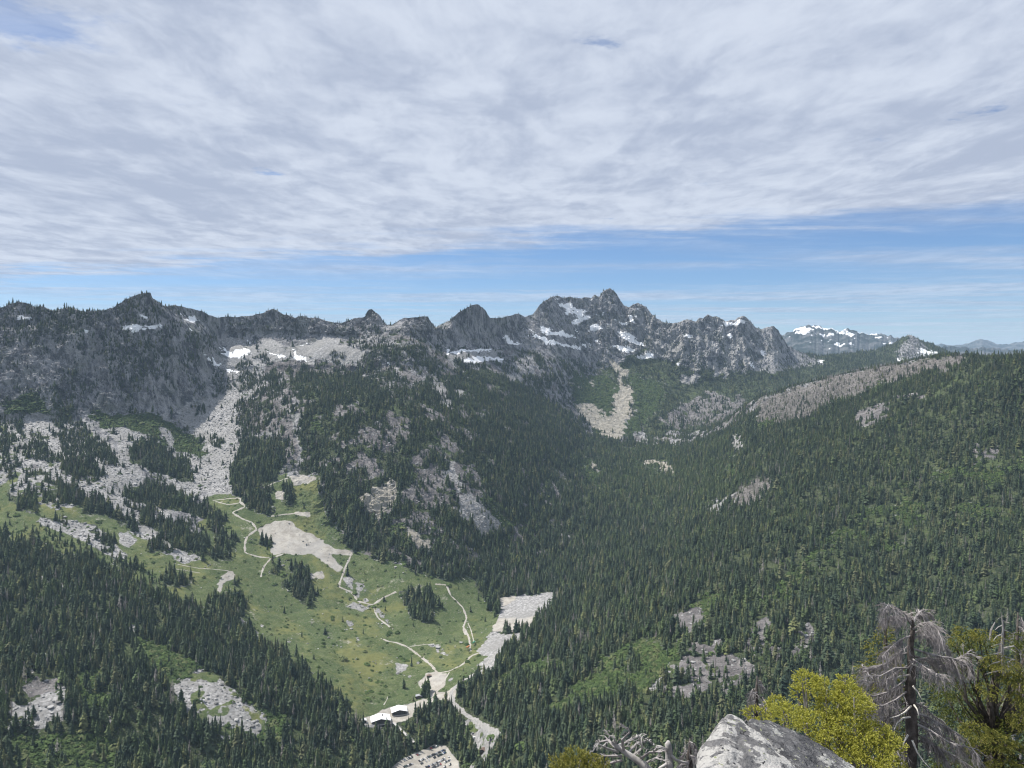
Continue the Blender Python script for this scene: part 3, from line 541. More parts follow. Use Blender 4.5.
tm, t = material('mountain_ground')
P = t.node('ShaderNodeNewGeometry').outputs['Position']
A = t.node('ShaderNodeVertexColor', {'layer_name': 'cover_a'}); B = t.node('ShaderNodeVertexColor', {'layer_name': 'cover_b'})
sa = t.node('ShaderNodeSeparateColor', None, Color=A.outputs[0]); sb_ = t.node('ShaderNodeSeparateColor', None, Color=B.outputs[0])
bu = t.node('ShaderNodeAttribute', {'attribute_name': 'burnt'}).outputs['Fac']
nA = t.noise(P, 0.012, 6, 0.65); nB = t.noise(P, 0.06, 6, 0.7); nC = t.noise(P, 0.35, 4, 0.65); nD = t.noise(t.vec(P, (1, 1, 0.35)), 0.03, 6, 0.7, 0.6)
vor = t.node('ShaderNodeTexVoronoi', None, Vector=P, Scale=0.16); vorb = t.node('ShaderNodeTexVoronoi', None, Vector=P, Scale=0.5)
def ramp2(f, a, b, lo=0.35, hi=0.65): return t.mix(t.mr(f, lo, hi), a, b)
rock = ramp2(nD, (0.085, 0.087, 0.095), (0.33, 0.325, 0.33), 0.4, 0.6); rock = t.mix(t.mr(nB, 0.52, 0.66, 0, 0.85), rock, (0.40, 0.39, 0.385)); rock = t.mix(t.mr(nC, 0.47, 0.3, 0, 0.8), rock, (0.045, 0.05, 0.055))
lichen = t.mr(nA, 0.5, 0.62, 0, 0.5); rock = t.mix(t.m('MULTIPLY', lichen, t.mr(nC, 0.4, 0.6)), rock, (0.085, 0.105, 0.05))
scree = ramp2(nC, (0.21, 0.207, 0.203), (0.43, 0.425, 0.42), 0.3, 0.62); scree = t.mix(t.mr(vor.outputs['Distance'], 0.15, 0.75, 0.0, 0.55), scree, (0.12, 0.115, 0.11)); scree = t.mix(t.mr(nA, 0.42, 0.6, 0, 0.6), scree, (0.21, 0.205, 0.195)); scree = t.mix(t.mr(nB, 0.6, 0.72, 0, 0.6), scree, (0.10, 0.115, 0.075))
grass = ramp2(nB, (0.052, 0.074, 0.026), (0.096, 0.120, 0.050)); grass = t.mix(t.mr(nA, 0.42, 0.62, 0, 0.7), grass, (0.060, 0.088, 0.036)); grass = t.mix(t.mr(nC, 0.5, 0.68, 0, 0.75), grass, (0.17, 0.165, 0.11)); gY = t.noise(P, 0.0085, 7, 0.7); grass = t.mix(t.mr(gY, 0.50, 0.66, 0, 0.75), grass, (0.165, 0.165, 0.062)); grass = t.mix(t.mr(gY, 0.44, 0.30, 0, 0.7), grass, (0.045, 0.066, 0.026)); grass = t.mix(t.mr(t.noise(P, 0.02, 8, 0.8), 0.60, 0.66, 0, 0.6), grass, (0.33, 0.31, 0.27))
floor_ = ramp2(nB, (0.028, 0.040, 0.020), (0.075, 0.095, 0.042)); floor_ = t.mix(t.mr(nC, 0.52, 0.66, 0, 0.65), floor_, (0.17, 0.16, 0.14)); floor_ = t.mix(t.mr(nA, 0.52, 0.66, 0, 0.6), floor_, (0.085, 0.115, 0.045))
dirt = ramp2(nB, (0.27, 0.25, 0.22), (0.40, 0.38, 0.34)); dirt = t.mix(t.mr(nC, 0.5, 0.66, 0, 0.6), dirt, (0.24, 0.22, 0.185)); dirt = t.mix(t.mr(nA, 0.5, 0.64, 0, 0.6), dirt, (0.30, 0.29, 0.275))
pink = ramp2(nD, (0.11, 0.102, 0.105), (0.235, 0.22, 0.217)); pink = t.mix(t.mr(nC, 0.48, 0.3, 0, 0.8), pink, (0.07, 0.08, 0.055)); pink = t.mix(t.mr(nB, 0.6, 0.7, 0, 0.5), pink, (0.38, 0.36, 0.34))
pale = ramp2(nB, (0.26, 0.24, 0.20), (0.42, 0.39, 0.34)); pale = t.mix(t.mr(nC, 0.48, 0.3, 0, 0.6), pale, (0.17, 0.18, 0.11))
shrub = ramp2(nC, (0.028, 0.046, 0.018), (0.075, 0.105, 0.040), 0.35, 0.62); shrub = t.mix(t.mr(nB, 0.45, 0.65, 0, 0.6), shrub, (0.05, 0.075, 0.03))
burnt = ramp2(nC, (0.13, 0.12, 0.115), (0.27, 0.25, 0.24)); burnt = t.mix(t.mr(nB, 0.45, 0.62, 0, 0.6), burnt, (0.07, 0.08, 0.045))
snow = t.mix(t.mr(nB, 0.4, 0.7), (0.86, 0.87, 0.88), (0.72, 0.73, 0.74))
brk = t.m('MULTIPLY', t.m('SUBTRACT', t.noise(P, 0.11, 6, 0.75), 0.5), 1.4)
col = rock
for f_, c_ in ((sa.outputs[0], scree), (sa.outputs[1], grass), (A.outputs[1], floor_), (sb_.outputs[0], dirt), (sb_.outputs[1], pink), (sb_.outputs[2], pale), (B.outputs[1], shrub), (bu, burnt), (sa.outputs[2], snow)):
    f2 = t.mr(t.m('ADD', f_, brk), 0.36, 0.64); col = t.mix(f2, col, c_)
nV = t.noise(t.vec(P, (1, 1, 0.22)), 0.045, 5, 0.62, 0.4)
hgt = t.m('ADD', t.m('MULTIPLY', nC, 2.2), t.m('ADD', t.m('ADD', t.m('MULTIPLY', nB, 9.0), t.m('MULTIPLY', nV, 26.0)), t.m('MULTIPLY', vor.outputs['Distance'], 1.2)))
calm = t.m('ADD', t.m('ADD', sb_.outputs[0], sa.outputs[2]), t.m('MULTIPLY', t.m('ADD', sa.outputs[1], sa.outputs[0]), 0.78), clamp=True)
bmp = t.node('ShaderNodeBump', None, Strength=t.mr(calm, 0, 1, 0.85, 0.12), Distance=1.0, Height=hgt).outputs[0]
finish(t, col, 0.95, bmp, 0.1)
ter.materials.append(tm)
ter.polygons.foreach_set('use_smooth', ((crag[:-1, :-1] < 0.12) & (GY[:-1, :-1] < 7000)).ravel())
fm_, t = material('distant_mountain'); P = t.node('ShaderNodeNewGeometry').outputs['Position']
fa = t.node('ShaderNodeSeparateColor', None, Color=t.node('ShaderNodeVertexColor', {'layer_name': 'cover_a'}).outputs[0])
fc = t.mix(t.mr(t.noise(P, 0.004, 6, 0.7), 0.42, 0.62), (0.022, 0.032, 0.030), (0.11, 0.112, 0.115)); fc = t.mix(t.mr(fa.outputs[2], 0.35, 0.65), fc, (0.75, 0.76, 0.78)); finish(t, fc, 0.95, None, 0.1)
ter.materials.append(fm_)
ter.polygons.foreach_set('material_index', (GY[:-1, :-1] > 7000).astype(np.int32).ravel())
terrain = bpy.data.objects.new('mountain_terrain', ter); COL.objects.link(terrain); terrain['kind'] = 'structure'

# surface lookup: bilinear on the (u, Y) grid
from mathutils.bvhtree import BVHTree
sub = (slice(None), slice(None))
def hit(u, v, ymin=300):
    """the point of the mountainside that is seen from the summit in a given direction"""
    o = Vector((0, 0, 0)); d = Vector(((u - CU) / FP, 1, -(v - HV) / FP))
    r = BVH.ray_cast(o + d * ymin, d.normalized()); return r[0]
def drop(x, y):
    r = BVH.ray_cast(Vector((x, y, 2000)), Vector((0, 0, -1))); return r[0]
def build_bvh():
    rs = np.where((GY.max(1) > 700) & (GY.min(1) < 5400))[0]; cs = np.arange(NC)[(U > -60) & (U < 1090)]
    rs = np.arange(rs[0], rs[-1]); X = PX[np.ix_(rs, cs)]; Y = PY[np.ix_(rs, cs)]; Zc = PZ[np.ix_(rs, cs)]
    nr, nc = X.shape; idx = np.arange(nr * nc).reshape(nr, nc)
    q = np.stack([idx[:-1, :-1], idx[:-1, 1:], idx[1:, 1:], idx[1:, :-1]], -1).reshape(-1, 4)
    return BVHTree.FromPolygons(np.stack([X, Y, Zc], -1).reshape(-1, 3).tolist(), q.tolist())
BVH = build_bvh()
# ------------------------------------------------------------------ roads and tracks, draped on the ground
gm, t = material('packed_gravel')
Pg = t.node('ShaderNodeNewGeometry').outputs['Position']
g1 = t.noise(Pg, 0.25, 5, 0.7); g2 = t.noise(Pg, 0.04, 4, 0.6)
gc = t.mix(t.mr(g1, 0.35, 0.65), (0.26, 0.24, 0.21), (0.38, 0.355, 0.315)); gc = t.mix(t.mr(g2, 0.45, 0.62, 0, 0.5), gc, (0.40, 0.385, 0.36))
finish(t, gc, 0.95, None, 0.1)
am, t = material('worn_asphalt')
Pg = t.node('ShaderNodeNewGeometry').outputs['Position']
g1 = t.noise(Pg, 0.3, 5, 0.7); gc = t.mix(t.mr(g1, 0.35, 0.65), (0.22, 0.215, 0.205), (0.33, 0.32, 0.305)); finish(t, gc, 0.9, None, 0.15)
path_pts = []
def ribbon(name, pts_img, width, mat, kind='structure', lift=0.35):
    pts = []
    for a, b in zip(pts_img[:-1], pts_img[1:]):
        n = max(2, int(math.hypot(a[0] - b[0], a[1] - b[1]) / 1.2))
        for k in range(n): pts.append((a[0] + (b[0] - a[0]) * k / n, a[1] + (b[1] - a[1]) * k / n))
    pts.append(pts_img[-1]); q = [hit(*p) for p in pts]; q = [p for p in q if p is not None]
    # even out jumps where a bump hides the ground
    xy = np.array([(p.x, p.y) for p in q])
    for _ in range(3): xy[1:-1] = (xy[:-2] + xy[2:] + 2 * xy[1:-1]) / 4
    tot = np.concatenate([[0], np.cumsum(np.linalg.norm(np.diff(xy, axis=0), axis=1))]); m_ = max(3, int(tot[-1] / 3.0)); s_ = np.linspace(0, tot[-1], m_)
    xy = np.stack([np.interp(s_, tot, xy[:, 0]), np.interp(s_, tot, xy[:, 1])], -1)
    d = np.gradient(xy, axis=0); d /= np.maximum(np.linalg.norm(d, axis=1), 1e-6)[:, None]; nrm = np.stack([-d[:, 1], d[:, 0]], -1)
    r = random.Random(len(pts)); vs, fs = [], []; K = 5
    for i in range(m_):
        w_ = width * (1 + .35 * math.sin(i * .7 + len(pts)) * math.sin(i * .23)) * r.uniform(.75, 1.2); path_pts.append((xy[i, 0], xy[i, 1], width / 2))
        for j in range(K):
            p = xy[i] + nrm[i] * w_ * (j / (K - 1) - .5); h = drop(p[0], p[1]); z = (h.z if h else 0) + (lift if 0 < j < K - 1 else -0.1); vs.append((p[0], p[1], z))
    for i in range(m_ - 1):
        for j in range(K - 1): fs.append((i * K + j, i * K + j + 1, (i + 1) * K + j + 1, (i + 1) * K + j))
    me = bpy.data.meshes.new(name); me.from_pydata(vs, [], fs); me.materials.append(mat); me.polygons.foreach_set('use_smooth', [True] * len(fs)); me.update()
    o = bpy.data.objects.new(name, me); COL.objects.link(o); o['kind'] = kind; return o
ribbon('gravel_track', Z(*F_, [(50,238),(120,230),(160,228),(158,248),(110,255),(62,242)]), 4.0, gm)
ribbon('gravel_track', Z(*F_, [(158,244),(180,262),(125,286),(170,312),(205,325),(225,352),(185,380),(176,410),(178,445),(230,460),(280,465),(340,445)]), 5.5, gm)
ribbon('gravel_track', Z(*F_, [(280,465),(250,500),(240,540)]), 4.2, gm)
ribbon('gravel_track', Z(*F_, [(598,448),(575,495),(545,578),(600,600),(622,635),(680,650),(720,622),(772,598)]), 5.0, gm)
ribbon('gravel_track', Z(*F_, [(245,190),(300,165),(360,145),(400,140)]), 4.0, gm)
ribbon('gravel_track', Z(*F_, [(280,300),(340,292),(400,288)]), 4.0, gm)
ribbon('gravel_track', Z(*F_, [(680,650),(700,700),(760,745)]), 4.0, gm)
ribbon('gravel_track', Z(*J_, [(190,175),(215,188),(260,195),(310,215),(370,260),(420,300),(445,335),(500,325),(560,295),(600,255),(640,240)]), 5.0, gm)
ribbon('gravel_track', Z(*G_, [(20,568),(65,570),(80,610),(130,660),(145,700),(130,740),(140,768)]), 4.6, gm)
ribbon('gravel_track', Z(*J_, [(563,120),(590,170),(597,235)]), 4.6, gm)
ribbon('gravel_track', Z(*J_, [(585,105),(600,140),(612,190)]), 2.6, gm)
ribbon('gravel_track', Z(*J_, [(320,212),(380,205),(430,200)]), 2.2, gm)
ribbon('gravel_track', Z(*J_, [(220,440),(212,460),(200,480)]), 2.0, gm)
ribbon('gravel_track', Z(*J_, [(440,415),(470,380),(500,330)]), 3.5, gm)
ribbon('gravel_track', Z(*I_, [(0,0),(-60,-10),(-120,-20)]), 2.0, gm)
ribbon('gravel_track', Z(*E_, [(700,490),(780,505),(850,510),(900,515)]), 2.2, gm)
ribbon('access_road', Z(*J_, [(715,240),(650,320),(600,345),(545,380),(505,425),(518,470),(570,520),(640,565),(700,598),(742,622),(722,655),(700,700),(655,745),(600,760),(540,785)]), 8.5, am)
ribbon('access_road', Z(*J_, [(500,430),(440,440),(400,470),(340,500),(300,525)]), 7.0, gm, lift=.3)
# ------------------------------------------------------------------ mesh collector
class MB:
    def __init__(s): s.v = []; s.f = []; s.mi = []
    def add(s, vs, fs, mi=0):
        o = len(s.v); s.v.extend([tuple(a) for a in vs]); s.f.extend([tuple(o + i for i in f) for f in fs]); s.mi.extend([mi] * len(fs))
    def tube(s, pts, rad, n=6, mi=0, cap=True):
        pts = [Vector(p) for p in pts]; rings = []
        o = len(s.v)
        for i, p in enumerate(pts):
            d = (pts[min(i + 1, len(pts) - 1)] - pts[max(i - 1, 0)])
            d = d.normalized() if d.length > 1e-9 else Vector((0, 0, 1))
            a = d.orthogonal().normalized() if i == 0 else (a - d * a.dot(d)).normalized()
            b = d.cross(a); r = rad[i] if isinstance(rad, (list, tuple)) else rad
            for k in range(n):
                th = 2 * math.pi * k / n; s.v.append(tuple(p + (a * math.cos(th) + b * math.sin(th)) * r))
        for i in range(len(pts) - 1):
            for k in range(n):
                s.f.append((o + i * n + k, o + i * n + (k + 1) % n, o + (i + 1) * n + (k + 1) % n, o + (i + 1) * n + k)); s.mi.append(mi)
        if cap:
            s.f.append(tuple(o + k for k in reversed(range(n)))); s.mi.append(mi)
            e = o + (len(pts) - 1) * n; s.f.append(tuple(e + k for k in range(n))); s.mi.append(mi)
    def box(s, c, d, mi=0, rz=0.0):
        vs = []
        for i in (-1, 1):
            for j in (-1, 1):
                for k in (-1, 1):
                    x, y = i * d[0] / 2, j * d[1] / 2
                    vs.append((c[0] + x * math.cos(rz) - y * math.sin(rz), c[1] + x * math.sin(rz) + y * math.cos(rz), c[2] + k * d[2] / 2))
        s.add(vs, [(0, 1, 3, 2), (4, 6, 7, 5), (0, 4, 5, 1), (2, 3, 7, 6), (0, 2, 6, 4), (1, 5, 7, 3)], mi)
    def mesh(s, name, mats, smooth=False):
        me = bpy.data.meshes.new(name); me.from_pydata(s.v, [], s.f); 
        for m_ in mats: me.materials.append(m_)
        if len(mats) > 1: me.polygons.foreach_set('material_index', s.mi)
        if smooth: me.polygons.foreach_set('use_smooth', [True] * len(s.f))
        me.update(); return me
    def build(s, name, mats, parent=None, smooth=False):
        o = bpy.data.objects.new(name, s.mesh(name, mats if isinstance(mats, list) else [mats], smooth)); COL.objects.link(o)
        if parent is not None: o.parent = parent
        return o
def empty(name, loc, rz=0.0):
    o = bpy.data.objects.new(name, None); COL.objects.link(o); o.location = loc; o.rotation_euler = (0, 0, rz); o.empty_display_size = 0.5; return o
def tag(o, label=None, cat=None, group=None, kind=None):
    if label: o['label'] = label
    if cat: o['category'] = cat
    if group: o['group'] = group
    if kind: o['kind'] = kind
    return o

# ------------------------------------------------------------------ conifers
def leafmat(name, dark, light, alt=None, altp=0.1, rough=0.85):
    m_, t = material(name)
    rnd = t.node('ShaderNodeObjectInfo').outputs['Random']
    c = t.mix(rnd, dark, light)
    if alt: c = t.mix(t.m('GREATER_THAN', t.m('FRACT', t.m('MULTIPLY', rnd, 7.31)), 1 - altp), c, alt)
    b = finish(t, c, rough, None, 0.15)
    return m_
M_CON = leafmat('conifer_needles', (0.026, 0.044, 0.030), (0.075, 0.100, 0.055), (0.115, 0.125, 0.065), 0.14)
M_CON2 = leafmat('fir_needles', (0.05, 0.078, 0.036), (0.105, 0.138, 0.058), (0.14, 0.155, 0.065), 0.15)
M_DEAD = leafmat('dead_wood_grey', (0.17, 0.155, 0.145), (0.29, 0.27, 0.255))
M_BARK = leafmat('conifer_bark', (0.07, 0.055, 0.045), (0.12, 0.10, 0.085))
M_BUSH = leafmat('shrub_leaves', (0.038, 0.065, 0.02), (0.085, 0.125, 0.04), (0.11, 0.13, 0.055), 0.2)
def crown_mesh(seed, wid=0.16, n=15, gap=0.1, droop=0.35, dead=False, base=0.08):
    """one conifer of height 1: whorls of drooping, jagged boughs around a leader; uneven, with gaps"""
    r = random.Random(seed); mb = MB(); lean = (r.uniform(-.02, .02), r.uniform(-.02, .02))
    for i in range(n):
        f = i / (n - 1); h = base + (1 - base) * (f ** 0.92) * 0.97
        R = wid * (1 - f) ** 0.78 * r.uniform(0.72, 1.2) + 0.012
        nb = 8 if f < 0.5 else 6
        ph = r.uniform(0, 6.28)
        for k in range(nb):
            if r.random() < gap: continue
            a = ph + 6.283 * k / nb + r.uniform(-.3, .3); L = R * r.uniform(0.6, 1.25); d = L * droop * r.uniform(0.6, 1.5); wd = (0.36 if not dead else 0.1) * L + 0.006
            ca_, sa_ = math.cos(a), math.sin(a); cx, cy = lean[0] * h, lean[1] * h; th = 0.055 * r.uniform(.7, 1.3) if not dead else 0.01
            P0 = (cx, cy, h + th * .5); P1 = (cx + ca_ * L * .6 - sa_ * wd, cy + sa_ * L * .6 + ca_ * wd, h - d * .5); P2 = (cx + ca_ * L, cy + sa_ * L, h - d); P3 = (cx + ca_ * L * .6 + sa_ * wd, cy + sa_ * L * .6 - ca_ * wd, h - d * .5)
            P4 = (cx + ca_ * L * .5, cy + sa_ * L * .5, h + th * 0.3 - d * .25); P5 = (cx + ca_ * L * .25, cy + sa_ * L * .25, h - th - d * .4)
            mb.add([P0, P1, P2, P3, P4, P5], [(0, 1, 4), (1, 2, 4), (4, 2, 3), (0, 4, 3), (5, 2, 1), (5, 3, 2)])
    mb.add([(0.012, 0, .93), (-.006, .01, .93), (-.006, -.01, .93), (lean[0], lean[1], 1.0)], [(0, 1, 3), (1, 2, 3), (2, 0, 3)])
    return mb
def trunk_mb(r0=0.014, top=0.9, n=5):
    mb = MB(); mb.tube([(0, 0, -0.03), (0.002, 0, 0.3), (0, 0.002, 0.6), (0, 0, top)], [r0, r0 * .8, r0 * .5, r0 * .15], n); return mb
crowns = [crown_mesh(1, .15, 15).mesh('crown', [M_CON]), crown_mesh(2, .125, 16, .14).mesh('crown', [M_CON]), crown_mesh(3, .175, 14, .12, .45).mesh('crown', [M_CON]),
          crown_mesh(4, .14, 13, .25, .3, base=.16).mesh('crown', [M_CON2]), crown_mesh(5, .19, 12, .1, .4).mesh('crown', [M_CON2]), crown_mesh(6, .11, 16, .3, .3, base=.12).mesh('crown', [M_CON]), crown_mesh(8, .24, 10, .3, .5, base=.1).mesh('crown', [M_CON]), crown_mesh(9, .09, 12, .38, .4, base=.2).mesh('crown', [M_CON2])]
trunks = [trunk_mb().mesh('trunk', [M_BARK])] * 8
dead_b = crown_mesh(7, .085, 13, .25, .1, True, .2); dead_t = trunk_mb(0.016, 1.0)
def joined(mbs, mats):
    mb = MB()
    for i, b_ in enumerate(mbs): mb.add(b_.v, b_.f, i)
    return mb.mesh('conifer_whole', mats)
proto = bpy.data.collections.new('forest_kinds')     # the kinds of tree the woods are made of; not in the scene itself
kinds = [joined([crown_mesh(1, .15, 15), trunk_mb()], [M_CON, M_BARK]), joined([crown_mesh(2, .125, 16, .14), trunk_mb()], [M_CON, M_BARK]), joined([crown_mesh(3, .175, 14, .12, .45), trunk_mb()], [M_CON, M_BARK]),
         joined([crown_mesh(4, .14, 13, .25, .3, base=.16), trunk_mb()], [M_CON2, M_BARK]), joined([crown_mesh(5, .19, 12, .1, .4), trunk_mb()], [M_CON2, M_BARK]), joined([crown_mesh(6, .11, 16, .3, .3, base=.12), trunk_mb()], [M_CON, M_BARK]),
         joined([crown_mesh(8, .24, 10, .3, .5, base=.1), trunk_mb()], [M_CON, M_BARK]), joined([crown_mesh(9, .09, 12, .38, .4, base=.2), trunk_mb()], [M_CON2, M_BARK]),
         joined([dead_b, dead_t], [M_DEAD, M_DEAD])]
def bush_mb(seed):
    r = random.Random(seed); mb = MB()
    for i in range(46):
        a, q, h = r.uniform(0, 6.28), r.random() ** .5, 0
        x, y = math.cos(a) * q * .62, math.sin(a) * q * .62; h = (1 - q * q) * .55 * r.uniform(.5, 1.15) + .05; s = r.uniform(.12, .24)
        n_ = Vector((x, y, .5)).normalized(); e1 = n_.orthogonal().normalized(); e1 = (Matrix.Rotation(r.uniform(0, 6.28), 3, n_) @ e1); e2 = n_.cross(e1)
        c = Vector((x, y, h)); mb.add([c + e1 * s, c + e2 * s * .8 + n_ * .04, c - e1 * s, c - e2 * s * .9 - n_ * .05], [(0, 1, 2), (0, 2, 3)])
    return mb
for i in range(2): kinds.append(bush_mb(40 + i).mesh('bush', [M_BUSH]))
M_STONE = leafmat('talus_stone', (0.15, 0.148, 0.145), (0.36, 0.355, 0.345))
def stone_mb(seed):
    bm = bmesh.new(); bmesh.ops.create_icosphere(bm, subdivisions=1, radius=.5); r = random.Random(seed); mb = MB()
    mb.add([(v.co.x * r.uniform(.7, 1.2), v.co.y * r.uniform(.7, 1.2), v.co.z * r.uniform(.5, .9) + .1) for v in bm.verts], [tuple(q.index for q in f.verts) for f in bm.faces]); bm.free(); return mb
for i in range(3): kinds.append(stone_mb(60 + i).mesh('stone', [M_STONE]))
for i, me in enumerate(kinds):
    o = bpy.data.objects.new('kind_%02d' % i, me); proto.objects.link(o)

# ---- scatter over the ground, by area
def quad_area(X, Y, Zc):
    a = np.stack([X, Y, Zc], -1); d1 = a[1:, 1:] - a[:-1, :-1]; d2 = a[1:, :-1] - a[:-1, 1:]
    return 0.5 * np.linalg.norm(np.cross(d1, d2), axis=-1)
area = quad_area(PX, PY, PZ)
# ground seen edge-on or facing away at great distance carries fewer trees than it seems to
spac = np.interp(GY[:-1, :-1], [0, 1200, 2500, 5000], [34, 32, 30, 50])
dq = den[:-1, :-1]
inside = (U[:-1] > -260)[None, :] & (U[:-1] < 1290)[None, :]
lam = np.where(inside, area * dq / spac, 0)
cnt = RNG.poisson(np.minimum(lam, 40))
ii, jj = np.nonzero(cnt); rep = cnt[ii, jj]; ii = np.repeat(ii, rep); jj = np.repeat(jj, rep)
def sample(ii, jj):
    a, b = RNG.random(len(ii)), RNG.random(len(ii)); out = []
    for G in (PX, PY, PZ): out.append(G[ii, jj] * (1 - a) * (1 - b) + G[ii, jj + 1] * (1 - a) * b + G[ii + 1, jj] * a * (1 - b) + G[ii + 1, jj + 1] * a * b)
    return np.stack(out, -1)
TP = sample(ii, jj); TC = cov[ii, jj]; N = len(TP)
elev = np.clip((TP[:, 2] + 560) / 700, 0, 1)
TH = (17.5 - 7.0 * elev ** 0.8) * (1 - 0.16 * np.clip((TP[:, 0] / TP[:, 1] - 0.12) / 0.1, 0, 1)) * np.exp(RNG.normal(0, 0.36, N))
stand = fbm(TP[:, 0] / 70, TP[:, 1] / 70, 0, 3, 101); TH *= 1 + 0.35 * np.clip(stand, -.6, .8)
TH[(TC != FOREST)] *= 0.72
TH = np.clip(TH, 2.5, 29)
TK = RNG.choice(8, N, p=[.20, .17, .14, .10, .08, .11, .12, .08])
young = fbm(TP[:, 0] / 110 + 3, TP[:, 1] / 110, 0, 3, 103) > 0.28
yk = young & (RNG.random(N) < 0.6); TK[yk] = RNG.choice([3, 4], int(yk.sum()))
_u, _v = img(TP[:, 0], TP[:, 1], TP[:, 2]); lt = np.clip(1 - np.abs(_u - 660) / 110, 0, 1) * np.clip(1 - np.abs(_v - 475) / 55, 0, 1)
lk = RNG.random(N) < lt * 1.3; TK[lk] = RNG.choice([3, 4, 7], int(lk.sum()))
dead_zone = fbm(TP[:, 0] / 90 + 13, TP[:, 1] / 90, 0, 3, 104)
isdead = (RNG.random(N) < np.where(dead_zone > 0.35, 0.30, 0.045)) | ((TC == BURNT) & (RNG.random(N) < 0.86)) | ((TC == PINK) & (RNG.random(N) < 0.25))
TK[isdead] = 8
tu, tv = img(TP[:, 0], TP[:, 1], TP[:, 2])
print('trees', N)
from mathutils.kdtree import KDTree
kd_ = KDTree(len(path_pts))
for i_, p_ in enumerate(path_pts): kd_.insert((p_[0], p_[1], 0), i_)
kd_.balance()
keep = np.ones(N, bool)
_pa, _pb = hit(393.5, 723.5), hit(414, 744); _d = np.array([_pb.x - _pa.x, _pb.y - _pa.y]); _l = np.hypot(*_d); _d /= _l
_r = TP[:, :2] - np.array([_pa.x, _pa.y]); _a = _r @ _d; _o = np.abs(_r[:, 0] * -_d[1] + _r[:, 1] * _d[0]); keep &= ~((_a > -6) & (_a < _l + 14) & (_o < 6.5))
for i_ in np.nonzero((tu > 150) & (tu < 560) & (tv > 470))[0]:
    c_, ix, d_ = kd_.find((TP[i_, 0], TP[i_, 1], 0))
    if d_ < path_pts[ix][2] + 3.0: keep[i_] = False
TP, TC, TH, TK, isdead, tu, tv = TP[keep], TC[keep], TH[keep], TK[keep], isdead[keep], tu[keep], tv[keep]; N = len(TP)
# bushes on the green slopes
dsh = (cov[:-1, :-1] == SHRUB) * 1.0 + (cov[:-1, :-1] == GRASS) * 0.05 + (cov[:-1, :-1] == FOREST) * 0.10 * (patch2[:-1, :-1] > 0.1) + (cov[:-1, :-1] == SCREE) * 0.05 * (patch[:-1, :-1] > 0.1)
lam = np.where(inside & (GY[:-1, :-1] > 600) & (GY[:-1, :-1] < 4200), area * dsh / np.interp(GY[:-1, :-1], [0, 1500, 4000], [14, 22, 60]), 0)
cnt = RNG.poisson(np.minimum(lam, 30)); bi, bj = np.nonzero(cnt); rep = cnt[bi, bj]; bi = np.repeat(bi, rep); bj = np.repeat(bj, rep)
BP = sample(bi, bj); BS = np.exp(RNG.normal(0, .35, len(BP))) * 3.6; BK = RNG.choice([9, 10], len(BP))
print('bushes', len(BP))

